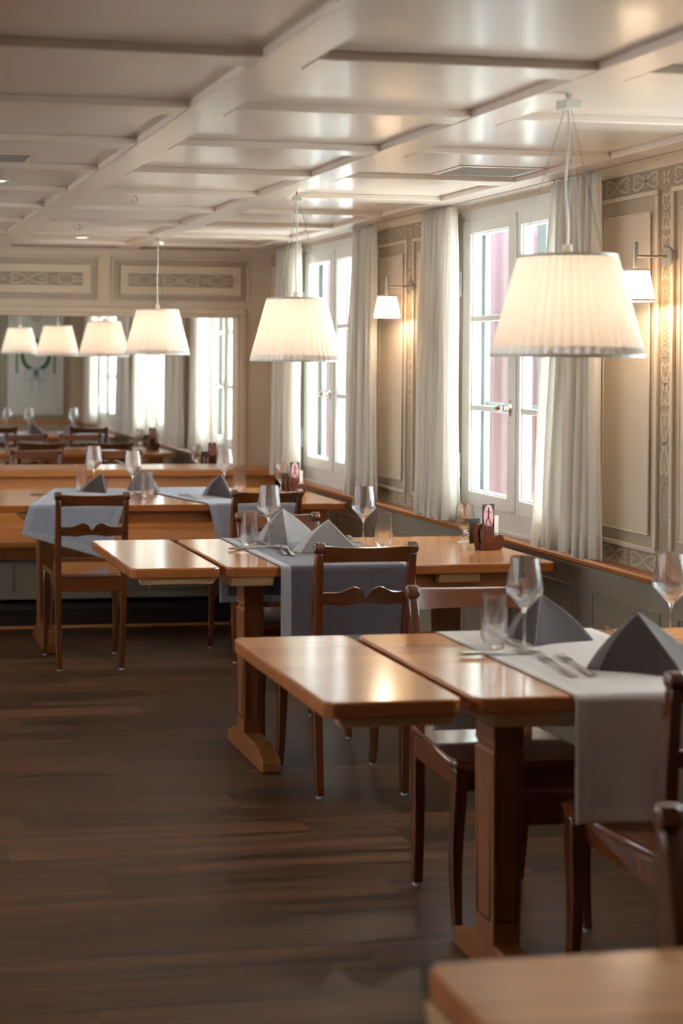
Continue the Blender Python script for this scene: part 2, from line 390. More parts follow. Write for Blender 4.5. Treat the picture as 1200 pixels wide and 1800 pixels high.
def flower(b, cu, cv, r, fn, h):
    for k in range(4):
        a = PI/4+k*PI/2; c_, s_ = math.cos(a), math.sin(a)
        pet = [(0.12, 0), (0.55, 0.34), (1.05, 0.2), (1.25, 0), (1.05, -0.2), (0.55, -0.34)]
        b.prism([(cu+r*(p*c_-q*s_), cv+r*(p*s_+q*c_)) for p, q in pet], fn, 0, h)
def lattice(b, cu, cv, L, A, wd, fn, h, vert=False):
    tr = (lambda x, y: (cu+y, cv+x)) if vert else (lambda x, y: (cu+x, cv+y))
    n = max(2, int(L/(A*1.1)))
    for ph in (0, 1):
        pts = []
        for i in range(n*2+1):
            pts.append(tr(-L/2+L*i/(n*2), A*0.75*(1 if (i+ph) % 2 else -1)))
        b.ribbon(pts, wd*0.6, fn, 0, h)
        pts = [tr(-L/2+L*i/24, A*0.9*(1 if ph else -1)*math.sin(PI*i/24)**0.4) for i in range(25)]
        b.ribbon(pts, wd*0.8, fn, 0, h)

# crown, frieze bands, panels on every pier and on the wall either side
YS0 = 1.86
def frame_bar(b, u0, u1, v0, v1, w_, h0, h1, fn):
    b.prism(rect(u0, u1, v1-w_, v1), fn, h0, h1); b.prism(rect(u0, u1, v0, v0+w_), fn, h0, h1)
    b.prism(rect(u0, u0+w_, v0+w_, v1-w_), fn, h0, h1); b.prism(rect(u1-w_, u1, v0+w_, v1-w_), fn, h0, h1)
def pier(yc, lo, hi):
    """lo..hi is the clear wall between two window openings; yc carries the middle strip"""
    bb = MB(); bb.prism(rect(lo, hi, 2.078, 2.150), wallfn, 0, 0.004); bb.prism(rect(lo, hi, 0.778, 0.845), wallfn, 0, 0.004)
    bb.prism(rect(yc-0.034, yc+0.034, 0.845, 2.078), wallfn, 0, 0.004)
    for e in (lo, hi-0.06):
        bb.prism(rect(e, e+0.06, 0.845, 2.078), wallfn, 0, 0.004)
    bb.build('frieze_band', M['band'], wr)
    o = MB(); h = 0.0018; f2 = lambda u, v, q: wallfn(u, v, 0.004+q)
    for zc, A in ((2.114, 0.032), (0.8115, 0.030)):
        flower(o, yc, zc, 0.024, f2, h)
        for s_ in (-1, 1):
            u = yc+s_*0.036; lim = hi if s_ > 0 else lo
            while abs(lim-u) > 0.08:
                knot(o, u+s_*0.09, zc, 0.176, A, 0.0095, f2, h); u += s_*0.18
    # vertical strips
    for uc, A in ((yc, 0.028), (lo+0.03, 0.022), (hi-0.03, 0.022)):
        z = 2.07
        for k, L in enumerate((0.14, 0.17, 0.26, 0.16, 0.24, 0.17)):
            if k % 3 == 2: lattice(o, uc, z-L/2, L*0.92, A, 0.008, f2, h, True)
            else: knot(o, uc, z-L/2, L, A, 0.009, f2, h, True)
            z -= L
    o.build('painted_ornament', M['ornament'], wr)
    g = MB(); fr = MB(); ip = MB()
    for (u0, u1) in ((lo+0.066, yc-0.038), (yc+0.038, hi-0.066)):
        if u1-u0 < 0.1: continue
        g.prism(rect(u0+0.015, u1-0.015, 0.86, 2.06), wallfn, 0.001, 0.003)
        frame_bar(fr, u0, u1, 0.845, 2.078, 0.018, 0, 0.016, wallfn)
        ip.prism(rect(u0+0.05, u1-0.05, 0.90, 2.010), wallfn, 0.0, 0.010)
        frame_bar(fr, u0+0.05, u1-0.05, 0.90, 2.010, 0.008, 0, 0.014, wallfn)
    g.build('panel_ground', M['panel_ground'], wr); fr.build('panel_moulding', M['moulding'], wr, bevel=0.004); ip.build('raised_panel', M['wall'], wr, bevel=0.003)
pier(PIER[1], 1.93, WIN[1]-HW); pier(PIER[2], WIN[1]+HW, WIN[2]-HW); pier(PIER[3], WIN[2]+HW, WIN[3]-HW)
pier(PIER[5], WIN[4]+HW, WIN[5]-HW); pier(PIER[6], WIN[5]+HW, WIN[6]-HW)
# short pier at the back corner
bb = MB(); bb.prism(rect(WIN[3]+HW, YB, 2.078, 2.150), wallfn, 0, 0.004); bb.prism(rect(WIN[3]+HW, WIN[3]+HW+0.06, 0.778, 2.08), wallfn, 0, 0.004)
bb.prism(rect(8.72, 8.79, 0.778, 2.078), wallfn, 0, 0.004); bb.build('frieze_band', M['band'], wr)
o = MB(); f2 = lambda u, v, q: wallfn(u, v, 0.004+q)
for k in range(3): knot(o, 8.42+0.18*k, 2.114, 0.176, 0.032, 0.0095, f2, 0.0018)
for uc in (8.35, 8.755):
    for k in range(7): knot(o, uc, 1.96-0.17*k, 0.165, 0.026, 0.009, f2, 0.0018, True)
o.build('painted_ornament', M['ornament'], wr)
fr = MB(); frame_bar(fr, 8.39, 8.70, 0.845, 2.078, 0.018, 0, 0.016, wallfn); frame_bar(fr, 8.44, 8.65, 0.90, 2.01, 0.008, 0, 0.014, wallfn); fr.build('panel_moulding', M['moulding'], wr, bevel=0.004)
# crown
b = MB()
for (u0, u1) in ((YF, YE),):
    poly = [(0, 2.150), (0.008, 2.150), (0.012, 2.160), (0.026, 2.168), (0.03, 2.1705), (0, 2.1705)]
    b.loft([[(XW-h_, u, z_) for h_, z_ in poly] for u in (u0, u1)])
b.build('trim_1', M['moulding']); tag(bpy.data.objects['trim_1'], kind='structure')
# wainscot panels
g = MB(); ip = MB()
u = 2.0; k = 0
for u0 in [4.50+0.545*q for q in range(-4, 21)]:
    u1 = min(u0+0.45, YE-0.05)
    if u0 < 1.9 or u1-u0 < 0.2: continue
    frame_bar(g, u0, u1, 0.14, 0.655, 0.012, 0, 0.010, wallfn)
    ip.prism(rect(u0+0.045, u1-0.045, 0.19, 0.610), wallfn, 0, 0.009)
wb = MB(); wb.prism(rect(YF, YE, 0.0, 0.745), wallfn, 0, 0.004)
wl = wb.build('trim_2', M['wainscot']); tag(wl, kind='structure')
g.build('wainscot_moulding', M['wainscot'], wl, bevel=0.003); ip.build('wainscot_panel', M['wainscot'], wl, bevel=0.006)
bs = MB(); bs.prism(rect(YF, YE, 0.0, 0.10), wallfn, 0, 0.02); bs.build('baseboard_right', M['wainscot'], bevel=0.004); tag(bpy.data.objects['baseboard_right'], kind='structure')
# honey wood dado rail
poly = [(0.0, 0.743), (0.028, 0.743), (0.042, 0.752), (0.044, 0.764), (0.034, 0.772), (0.0, 0.777)]
b = MB(); b.loft([[(XW-h_, u, z_) for h_, z_ in poly] for u in (YF, YE)]); b.build('trim_3', M['rail'], smooth=True, angle=0.5); tag(bpy.data.objects['trim_3'], kind='structure')

# windows ---------------------------------------------------------------
def window(n):
    yc = WIN[n]; W = tag(empty('window_%d' % n, (XW, yc, 0.0)), kind='structure')
    L = lambda u, v, h: (-h, u, v)       # local: x grows outwards, h towards the room
    b = MB()                              # jambs, head and apron board
    for s_ in (-1, 1):
        b.prism(rect(*sorted((s_*0.49, s_*0.585)), 0.77, 2.125), L, -0.06, 0.006)
        b.prism(rect(*sorted((s_*0.57, s_*0.585)), 0.77, 2.16), L, -0.15, 0.0)
    b.build('jamb', M['jamb'], W, bevel=0.003)
    b = MB(); b.prism(rect(-0.50, 0.50, 0.775, 0.865), L, -0.06, 0.000); b.prism(rect(-0.58, 0.58, 2.10, 2.17), L, -0.06, 0.003)
    b.prism(rect(-0.50, 0.50, 0.775, 0.79), L, 0.0, 0.012)
    b.build('window_frame', M['winwhite'], W, bevel=0.003)
    # inner casements
    for s_ in (-1, 1):
        u0, u1 = (-0.49, -0.003) if s_ < 0 else (0.003, 0.49)
        c = MB(); f0, f1 = -0.045, 0.010
        gl0, gl1 = (u0+0.075, u1-0.052) if s_ < 0 else (u0+0.052, u1-0.075)
        z0, z1, g0, g1 = 0.862, 2.105, 0.925, 2.045
        c.prism(rect(u0, gl0, z0, z1), L, f0, f1); c.prism(rect(gl1, u1, z0, z1), L, f0, f1)
        c.prism(rect(gl0, gl1, z0, g0), L, f0, f1); c.prism(rect(gl0, gl1, g1, z1), L, f0, f1)
        for zm in (1.288, 1.674): c.prism(rect(gl0, gl1, zm-0.012, zm+0.012), L, f0+0.008, f1-0.008)
        frame_bar(c, gl0-0.004, gl1+0.004, g0-0.004, g1+0.004, 0.010, f0+0.004, f1-0.010, L)
        cs = c.build('casement', M['winwhite'], W, bevel=0.004)
        p = MB(); p.prism(rect(gl0-0.005, gl1+0.005, g0-0.005, g1+0.005), L, -0.026, -0.023); p.build('glass_pane', M['pane'], cs)
        # hinges
        for zh in (1.03, 1.83):
            hb = MB(); uh = s_*0.497; hb.tube([(-0.014, uh, zh-0.055), (-0.014, uh, zh+0.055)], 0.006, 10); hb.build('hinge', M['winwhite'], cs, smooth=True)
    b = MB(); b.prism(rect(-0.028, 0.030, 0.872, 2.10), L, 0.009, 0.020); b.build('meeting_stile', M['winwhite'], W, bevel=0.005)
    # outer storm casements
    b = MB(); x0, x1 = -0.138, -0.108
    for (u0, u1) in ((-0.565, -0.52), (-0.035, 0.035), (0.52, 0.565)): b.prism(rect(u0, u1, 0.86, 2.14), L, x0, x1)
    for (v0, v1) in ((0.80, 0.90), (2.075, 2.16)): b.prism(rect(-0.565, 0.565, v0, v1), L, x0, x1)
    for zm in (1.3, 1.685): b.prism(rect(-0.53, 0.53, zm-0.010, zm+0.010), L, x0+0.01, x1-0.01)
    oc = b.build('outer_frame', M['outer'], W, bevel=0.004)
    p = MB(); p.prism(rect(-0.53, 0.53, 0.89, 2.09), L, -0.125, -0.122); p.build('glass_pane', M['pane'], oc)
    b = MB(); b.prism(rect(-0.57, 0.57, 0.76, 0.80), L, -0.19, -0.06); b.build('sill', M['winwhite'], W)
    # handle: oval rosette, neck and egg-shaped knob
    hz = 1.300
    h = MB()
    h.loft([[(-(0.020+d), 0.004+0.014*r*math.cos(t), hz+0.036*r*math.sin(t)) for t in [q*PI/10 for q in range(20)]] for d, r in ((0, 1), (0.003, 1), (0.006, 0.7))])
    h.tube([(-0.024, 0.004, hz), (-0.034, 0.004, hz), (-0.052, 0.004, hz)], [0.010, 0.006, 0.0065], 12)
    hd = h.build('window_handle', M['chrome'], W, smooth=True)
    k = MB(); k.tube([(-0.050, 0.004, hz), (-0.056, 0.004, hz), (-0.066, 0.005, hz+0.001), (-0.078, 0.006, hz+0.001), (-0.086, 0.007, hz+0.002)], [0.007, 0.011, 0.0145, 0.011, 0.004], 14)
    k.build('knob', M['chrome'], hd, smooth=True)
    return W
for n in sorted(WIN): window(n)

# back wall --------------------------------------------------------------
def backfn(u, v, h): return (u, YB-h, v)
MR = 2.535; ML = -2.6; MZ0 = 0.812; MZ1 = 1.748      # wide opening into the next dining room
b = MB(); y0_, y1_ = YB, YB+0.10
b.box(XL, XW+0.02, y0_, y1_, 0, MZ0-0.03); b.box(XL, XW+0.02, y0_, y1_, MZ1, 2.3); b.box(MR, XW+0.02, y0_, y1_, MZ0-0.03, MZ1); b.box(XL, ML, y0_, y1_, MZ0-0.03, MZ1)
wbk = b.build('wall_back', M['wall']); tag(wbk, kind='structure')
b = MB(); xa_, xb_ = XL-0.2, XL
LO = [(2.2, 3.3), (4.4, 5.5), (6.6, 7.7), (9.6, 10.7), (11.8, 12.9), (14.0, 15.1)]
b.box(xa_, xb_, YF, YE, 0, 1.3); b.box(xa_, xb_, YF, YE, 2.12, 2.3)
ee = [YF]+[v for p in LO for v in p]+[YE]
for i in range(0, len(ee), 2): b.box(xa_, xb_, ee[i], ee[i+1], 1.3, 2.12)
wlf = b.build('wall_left', M['wall']); tag(wlf, kind='structure')
b = MB(); b.box(XL-0.2, XW+0.3, YF-0.2, YF, 0, 2.3); wf = b.build('wall_front', M['wall']); tag(wf, kind='structure')
b = MB()
for (d, w_, h_) in ((0.0, 0.022, 0.016), (0.022, 0.034, 0.026)):
    b.prism(rect(ML-0.06, MR+d+w_, MZ1+d, MZ1+d+w_), backfn, 0, h_); b.prism(rect(MR+d, MR+d+w_, MZ0, MZ1+d), backfn, 0, h_)
b.build('trim_4', M['wall'], bevel=0.004); tag(bpy.data.objects['trim_4'], kind='structure')
# upper panels with ornament
fr = MB(); g = MB(); ip = MB(); bd = MB(); om = MB()
for k in range(5):
    u1 = 2.60-0.966*k; u0 = u1-0.868
    frame_bar(fr, u0-0.012, u1+0.012, 1.838, 2.122, 0.014, 0, 0.014, backfn)
    g.prism(rect(u0, u1, 1.850, 2.110), backfn, 0.001, 0.003)
    ip.prism(rect(u0+0.044, u1-0.044, 1.886, 2.070), backfn, 0, 0.010)
    frame_bar(fr, u0+0.044, u1-0.044, 1.886, 2.070, 0.007, 0.0, 0.014, backfn)
    cu = (u0+u1)/2; bd.prism(rect(cu-0.338, cu+0.338, 1.937, 2.019), backfn, 0.008, 0.0115)
    f3 = lambda u, v, q: backfn(u, v, 0.0115+q); cv = 1.978
    knot(om, cu, cv, 0.27, 0.038, 0.010, f3, 0.0018)
    for s_ in (-1, 1):
        flower(om, cu+s_*0.155, cv, 0.020, f3, 0.0018); lattice(om, cu+s_*0.235, cv, 0.11, 0.034, 0.010, f3, 0.0018); flower(om, cu+s_*0.312, cv, 0.024, f3, 0.0018)
fr.build('panel_moulding', M['moulding'], wbk, bevel=0.004); g.build('panel_ground', M['panel_ground'], wbk); ip.build('raised_panel', M['wall'], wbk)
bd.build('ornament_ground', M['band'], wbk); om.build('painted_ornament', M['ornament'], wbk)
b = MB(); b.loft([[(XL if q == 0 else XW, YB-h_, z_) for h_, z_ in [(0, 2.150), (0.010, 2.150), (0.03, 2.1705), (0, 2.1705)]] for q in (0, 1)]); b.build('trim_5', M['moulding']); tag(bpy.data.objects['trim_5'], kind='structure')

# far wall of the next room, seen through the opening
b = MB(); b.box(XL, XW+0.02, YE, YE+0.1, 0, 2.3); pf = b.build('wall_end', M['panel_ground']); tag(pf, kind='structure')
M['green'] = paint('grey_green_frame_paint', srgb(150, 150, 132), 0.4); M['ochre'] = paint('ochre_line_paint', srgb(176, 122, 70), 0.4)
M['ivory'] = paint('ivory_panel_paint', srgb(206, 204, 196), 0.4); M['leaf'] = paint('green_wreath_paint', srgb(46, 112, 66), 0.5, var=0.3, scale=60)
M['bow'] = paint('pale_blue_bow_paint', srgb(180, 192, 198), 0.5); M['gold'] = paint('gold_rosette_paint', srgb(176, 140, 80), 0.5)
ef = lambda u, v, h: (u, YE-h, v)
b = MB(); b.prism(rect(XL, XW-0.16, 0.78, 2.165), ef, 0, 0.004); b.build('green_ground', M['green'], pf)
b = MB(); frame_bar(b, 1.885, 2.565, 0.80, 2.13, 0.012, 0.003, 0.010, ef); frame_bar(b, 1.15, 1.83, 0.80, 2.13, 0.012, 0.003, 0.010, ef); b.prism(rect(2.60, 2.612, 0.78, 2.165), ef, 0, 0.006); b.build('ochre_moulding', M['ochre'], pf)
b = MB(); b.prism(rect(1.915, 2.535, 0.845, 2.09), ef, 0.003, 0.008); b.prism(rect(1.18, 1.80, 0.845, 2.09), ef, 0.003, 0.008); b.build('painted_panel', M['ivory'], pf)
e3 = lambda u, v, q: ef(u, v, 0.008+q)
cu = 2.225
b = MB(); b.ribbon([(cu+0.15*math.cos(t), 1.50+0.16*math.sin(t)) for t in [q*2*PI/30 for q in range(31)]], 0.045, e3, 0, 0.003)
for s_ in (-1, 1): b.ribbon([(cu+s_*0.21, 1.30), (cu+s_*0.21, 1.62)], 0.02, e3, 0, 0.003)
b.build('painted_wreath', M['leaf'], pf)
b = MB()
for s_ in (-1, 1):
    b.ribbon([(cu+s_*x, z) for x, z in ((0, 1.36), (0.05, 1.34), (0.10, 1.32), (0.12, 1.27), (0.10, 1.22), (0.06, 1.22), (0.03, 1.28), (0, 1.34))], 0.028, e3, 0.003, 0.006)
    b.ribbon([(cu+s_*x, z) for x, z in ((0, 1.34), (0.02, 1.26), (0.05, 1.19), (0.04, 1.13), (0.07, 1.06), (0.09, 1.05))], 0.026, e3, 0.003, 0.006)
b.build('painted_bow', M['bow'], pf)
b = MB()
for (u_, v_) in ((1.955, 0.89), (2.495, 0.89), (1.955, 2.045), (2.495, 2.045)): flower(b, u_, v_, 0.014, e3, 0.003)
b.ribbon([(cu+0.05*math.cos(t), 1.93+0.05*math.sin(t)) for t in [q*2*PI/20 for q in range(21)]], 0.012, e3, 0, 0.003)
b.ribbon([(cu+0.025*math.cos(t), 1.93+0.025*math.sin(t)) for t in [q*2*PI/20 for q in range(21)]], 0.008, e3, 0, 0.003)
b.build('painted_rosette', M['gold'], pf)
b = MB(); b.prism(rect(XL, XW, 0.743, 0.777), ef, 0, 0.035); b.build('rail', M['railx'], pf)

# bench along the back wall ------------------------------------------------
BX0, BX1 = -2.6, XW-0.046
bn = tag(empty('wall_bench', (0, 8.3, 0)), label='long honey-coloured wooden bench built along the back wall below the wide opening', cat='bench')
def rel(o): o.location = (0, -8.3, 0); return o
b = MB(); b.box(BX0, BX1, 8.62, 8.915, 0.768, 0.814); rel(b.build('top_ledge', M['railx'], bn, bevel=0.008, seg=3))
b = MB(); b.box(ML, MR, YB-0.004, YB+0.13, 0.783, 0.8125); b.build('trim_6', M['railx'], bevel=0.004); tag(bpy.data.objects['trim_6'], kind='structure')
b = MB(); b.loft([[(x, y, z) for y, z in ((8.665, 0.768), (8.70, 0.768), (8.66, 0.455), (8.625, 0.455))] for x in (BX0, BX1)]); rel(b.build('backrest', M['railx'], bn, bevel=0.003))
b = MB(); b.box(BX0, BX1, 8.02, 8.66, 0.425, 0.455); rel(b.build('seat', M['railx'], bn, bevel=0.008, seg=3))
b = MB(); b.box(BX0, BX1, 8.04, 8.07, 0.355, 0.4245); rel(b.build('seat_rail', M['tleg'], bn, bevel=0.003))
b = MB(); b.box(BX0, BX1, 8.12, 8.14, 0.12, 0.4245); b.box(BX0, BX1, 8.70, 8.915, 0.0, 0.7675)
for k in range(9): b.box(BX0+0.2+0.6*k, BX0+0.62+0.6*k, 8.108, 8.121, 0.17, 0.34)
rel(b.build('front_panel', M['wainscot'], bn, bevel=0.004))
b = MB(); b.box(BX0, BX1, 7.90, 8.16, 0.0, 0.10); rel(b.build('plinth', M['dark'], bn))
b = MB(); b.box(BX0, BX1, 7.885, 7.90, 0.0, 0.013); rel(b.build('floor_strip', M['railx'], bn, bevel=0.003))

# ceiling fittings -----------------------------------------------------------
def vent(x0, x1, y0, y1, label):
    t = tag(empty('ceiling_vent', ((x0+x1)/2, (y0+y1)/2, ZC)), label=label, cat='vent', group='ventilation grilles in the ceiling panels')
    hx, hy = (x1-x0)/2, (y1-y0)/2
    b = MB(); frame_bar(b, -hx, hx, -hy, hy, 0.022, 0, 0.004, lambda u, v, h: (u, v, -h)); b.build('frame', M['ceiling'], t, bevel=0.002)
    g = MB()
    n = int((x1-x0)/0.012)
    for k in range(n): g.box(-hx+0.02+k*0.0118, -hx+0.027+k*0.0118, -hy+0.02, hy-0.02, -0.003, -0.001)
    for k in range(int((y1-y0)/0.012)): g.box(-hx+0.02, hx-0.02, -hy+0.02+k*0.0118, -hy+0.024+k*0.0118, -0.004, -0.0015)
    g.build('grille', M['jamb'], t)
    g = MB(); g.box(-hx+0.01, hx-0.01, -hy+0.01, hy-0.01, -0.001, -0.0002); g.build('opening', M['dark'], t)  # dark sheet stands in for the shade behind the grille
vent(2.21, 2.54, 4.90, 5.155, 'square perforated ventilation grille in the ceiling near the nearer window')
vent(0.36, 0.69, 4.92, 5.14, 'square perforated ventilation grille in the ceiling at the left edge of the photo')
hk = None
for i, (x, y, lab) in enumerate(((1.241, 5.937, 'small bare metal ceiling hook, the one farther right, left of the middle pendant lamp'), (1.231, 7.285, 'small bare metal ceiling hook nearest the back wall, above the wide opening'))):
    if i == 0:
        b = MB(); b.tube([(0, 0, 0), (0, 0, -0.022)], 0.0018, 8)
        b.tube([(0, 0, -0.02), (0.010, 0, -0.026), (0.016, 0, -0.036), (0.012, 0, -0.048), (0, 0, -0.053), (-0.012, 0, -0.048), (-0.015, 0, -0.038)], 0.0024, 8)
        hk = b.build('ceiling_hook', M['wire'], smooth=True); tag(hk, cat='hook', group='bare hooks screwed into the ceiling'); o = hk
    else: o = copy_tree(hk)
    o.location = (x, y, ZC if i else ZC); o.rotation_euler = (0, 0, 0.5); o['label'] = lab
def down(x, y, lab, first=[None]):
    if first[0] is None:
        t = empty('recessed_downlight', (x, y, ZC)); tag(t, cat='ceiling light', group='recessed ceiling downlights')
        b = MB(); b.lathe([(0.036, 0), (0.046, -0.002), (0.045, -0.005), (0.034, -0.006), (0.032, 0)], 32); b.build('trim_ring', M['white'], t, smooth=True)
        b = MB(); b.lathe([(0, -0.001), (0.033, -0.001), (0.033, -0.004), (0, -0.005)], 32, closed=False); b.build('lens', M['spot'], t, smooth=True)
        first[0] = t; o = t
    else: o = copy_tree(first[0])
    o.location = (x, y, ZC); o['label'] = lab
down(1.43, 8.33, 'round recessed downlight glowing in the ceiling just before the back wall')
down(0.64, 5.70, 'round recessed downlight in the ceiling, cut by the left photo edge')

# ------------------------------------------------------------------ pendant lamps
def shade(name, r0, r1, h, n, parent, m, z0, dx=0, dy=0):
    """pleated truncated cone, bottom radius r0 at z0, top radius r1 at z0+h"""
    b = MB(); N = n*4
    wob = lambda a, z: 1+0.024*math.cos(a*n)+0.004*math.sin(a*7+1)
    prof = [(r0+(r1-r0)*t, z0+h*t) for t in [k/8 for k in range(9)]]
    b.lathe(prof, N, (dx, dy, 0), closed=False, wob=wob)
    s_ = b.build(name, m, parent, smooth=True, angle=0)
    for r, z, nm in ((r0*1.004, z0, 'lower_rim'), (r1*1.01, z0+h, 'upper_rim')):
        q = MB(); q.lathe([(r-0.0015, z-0.004), (r+0.0015, z-0.004), (r+0.0015, z+0.004), (r-0.0015, z+0.004)], 96, (dx, dy, 0)); q.build(nm, M['white'], s_, smooth=True)
    return s_
def light(name, loc, watt, r, parent):
    l = bpy.data.lights.new(name, 'POINT'); l.energy = watt; l.color = WARM if watt < 2 else (1.0, 0.80, 0.58); l.shadow_soft_size = r
    o = bpy.data.objects.new(name, l); C.objects.link(o); o.parent = parent; o.location = loc; return o
def pendant(loc, zb, label, rz):
    t = tag(empty('pendant_lamp', loc, rz), label=label, cat='lamp', group='pendant lamps hanging above the tables')
    zb -= loc[2]; zt = zb+0.248; top = 0.0     # origin at the ceiling
    sh = shade('lamp_shade', 0.182, 0.117, 0.248, 46, t, M['shade'], zb)
    b = MB(); b.lathe([(0, -0.001), (0.02, -0.001), (0.022, 0.001), (0, 0.002)], 20, (0, 0, 0), closed=False)
    b.tube([(0, 0, 0), (0, 0, -0.012), (0.009, 0, -0.020), (0.008, 0, -0.030), (-0.002, 0, -0.033), (-0.008, 0, -0.026)], 0.002, 8)
    b.tube([(0.004, 0, -0.045), (-0.006, 0, -0.034), (0.003, 0, -0.027), (0.008, 0.002, -0.035), (0.004, 0, -0.045)], 0.0013, 6); b.build('hook', M['wire'], t, smooth=True)
    b = MB(); b.box(-0.027, 0.027, -0.018, 0.018, -0.064, -0.042); b.build('cable_block', M['white'], t, bevel=0.003)
    b = MB(); P0 = (0, 0, -0.064); zc = zt+0.03; n = 14; ph = random.random()*6
    b.tube([(0.0055*math.sin(ph+5.5*k/n)*math.sin(PI*k/n), 0.004*math.cos(ph+7*k/n)*math.sin(PI*k/n), -0.06+(zc+0.06)*k/n) for k in range(n+1)], 0.0030, 8); b.build('cable', M['cable'], t, smooth=True)
    for k in range(3):
        a = 0.5+k*2*PI/3; x, y = 0.117*math.cos(a), 0.117*math.sin(a)
        b = MB(); b.tube([(0.008*math.cos(a), 0.008*math.sin(a), -0.06), (x, y, zt)], 0.0009, 6); b.build('suspension_wire', M['wire'], t, smooth=True)
    b = MB(); b.lathe([(0, zt+0.032), (0.011, zt+0.030), (0.013, zt+0.012), (0.018, zt+0.002), (0.018, zt-0.05), (0, zt-0.05)], 20, closed=False); b.build('lamp_holder', M['white'], t, smooth=True)
    b = MB()
    for k in range(3):
        a = 0.5+k*2*PI/3; b.tube([(0.015*math.cos(a), 0.015*math.sin(a), zt-0.003), (0.117*math.cos(a), 0.117*math.sin(a), zt-0.003)], 0.0015, 6)
    b.build('shade_ring', M['wire'], t)
    b = MB(); b.lathe([(0, zt-0.16), (0.02, zt-0.155), (0.032, zt-0.125), (0.026, zt-0.085), (0.014, zt-0.05), (0, zt-0.05)], 20, closed=False); b.build('bulb', M['bulb'], t, smooth=True).visible_shadow = True
    b = MB(); b.lathe([(0, zb+0.020), (0.176, zb+0.020), (0.176, zb+0.022), (0, zb+0.022)], 48, closed=False); b.build('diffuser', M['shade'], t, smooth=True)
    light('bulb_light', (0, 0, zt-0.12), LAMP_W, 0.075, t)
    return t
pendant((1.82, 3.40, ZC), 1.510, 'nearest and largest pendant lamp with white pleated shade, above the front table', 0.3)
pendant((1.845, 5.63, ZC), 1.487, 'middle pendant lamp with white pleated shade, above the dark grey runner', 1.4)
pendant((1.815, 8.02, ZC), 1.513, 'farthest pendant lamp with white pleated shade, hanging before the wide opening', 2.2)

pendant((1.93, 10.25, ZC), 1.497, 'pendant lamp in the next room, rightmost of the three seen through the opening', 0.9)
pendant((1.88, 12.10, ZC), 1.500, 'pendant lamp in the next room, middle one of the three seen through the opening', 2.9)
pendant((1.84, 14.30, ZC), 1.520, 'pendant lamp in the next room, leftmost and farthest, cut by the photo edge', 0.2)
# wall sconces
def sconce(y, label):
    t = tag(empty('wall_sconce', (XW-0.004, y, 1.845)), label=label, cat='wall lamp', group='wall sconces with small pleated shades')
    b = MB(); b.loft([[(x, 0.034*r*math.cos(q*PI/16), 0.034*r*math.sin(q*PI/16)) for q in range(32)] for x, r in ((0, 1), (-0.016, 1), (-0.019, 0.94))]); b.build('wall_plate', M['satin'], t, smooth=True)
    b = MB(); b.tube([(-0.016, 0, 0), (-0.130, 0, 0)], 0.0045, 12); b.build('arm', M['satin'], t, smooth=True)
    b = MB(); b.tube([(-0.130, 0, 0.048), (-0.130, 0, -0.055)], 0.0085, 16); b.build('stem', M['satin'], t, smooth=True)
    shade('lamp_shade', 0.061, 0.043, 0.100, 30, t, M['shade'], -0.147, dx=-0.130)
    b = MB(); b.lathe([(0, -0.125), (0.012, -0.12), (0.018, -0.10), (0.010, -0.06), (0, -0.055)], 16, (-0.130, 0, 0), closed=False); b.build('bulb', M['bulb'], t, smooth=True)
    light('bulb_light', (-0.130, 0, -0.135), SCONCE_W, 0.015, t)
sconce(4.455, 'wall sconce with small lit pleated shade, the nearer one, right of the nearest pendant')
sconce(6.630, 'wall sconce with small lit pleated shade between the two windows, the farther one')

# ------------------------------------------------------------------ curtains
def curtain(y0t, y1t, y0b, y1b, npl, label, seed, lean=0.0):
    rnd = random.Random(seed); ph = [rnd.uniform(-0.5, 0.5) for _ in range(npl*2+2)]
    def fn(u, v):
        z = 2.160+(0.792-2.160)*v
        y0 = y0t+(y0b-y0t)*v; y1 = y1t+(y1b-y1t)*v
        a = 2*PI*npl*u; i = int(u*npl*2)
        amp = (0.016+0.012*v)*(0.8+0.4*math.sin(ph[i % len(ph)]*2))
        x = 2.665+amp*math.cos(a)+0.006*math.sin(a*0.5+ph[0]*3)*v+0.004*math.sin(7*v+a*0.3)
        y = y0+(y1-y0)*u+0.008*math.sin(a*2+ph[1])*(0.4+v*0.6)
        return (x, y, z+0.006*math.sin(a*0.37)*(v > 0.98))
    t = tag(empty('curtain', (0, 0, 0)), label=label, cat='curtain', group='cream pleated curtains at the windows')
    b = MB(); b.grid(fn, npl*14, 30); b.build('curtain_fabric', M['curtain'], t, smooth=True, angle=0, solid=0.0012)
    b = MB(); b.grid(lambda u, v: (lambda p: (p[0]-0.0022, p[1], p[2]))(fn(u, 0.935+0.065*v)), npl*14, 3); b.build('hem', M['curtain'], t, smooth=True, angle=0)
    for k in range(6):
        y = y0t+(y1t-y0t)*(k+0.5)/6; b = MB(); b.tube([(2.66, y, 2.158), (2.66, y, 2.168)], 0.0025, 6); b.build('glider', M['glide'], t)
curtain(4.76, 5.10, 4.735, 5.21, 8, 'cream curtain in front of the nearest wall sconce side, behind the largest pendant', 1)
curtain(5.97, 6.30, 5.960, 6.33, 8, 'cream curtain at the left side of the nearer window, lit through by daylight', 2)
curtain(6.90, 7.21, 6.870, 7.29, 8, 'cream curtain between the farther sconce and the farther window', 3)
curtain(8.07, 8.49, 8.070, 8.54, 8, 'cream curtain in the back corner, left of the farther window', 4)
curtain(9.96, 10.56, 9.95, 10.62, 12, 'cream curtain in the next room, nearest the right edge of the opening', 5)
curtain(10.98, 11.40, 10.96, 11.46, 8, 'cream curtain in the next room, second from the right edge of the opening', 6)
curtain(12.02, 12.70, 12.0, 12.78, 12, 'cream curtain in the next room, third from the right edge of the opening', 7)
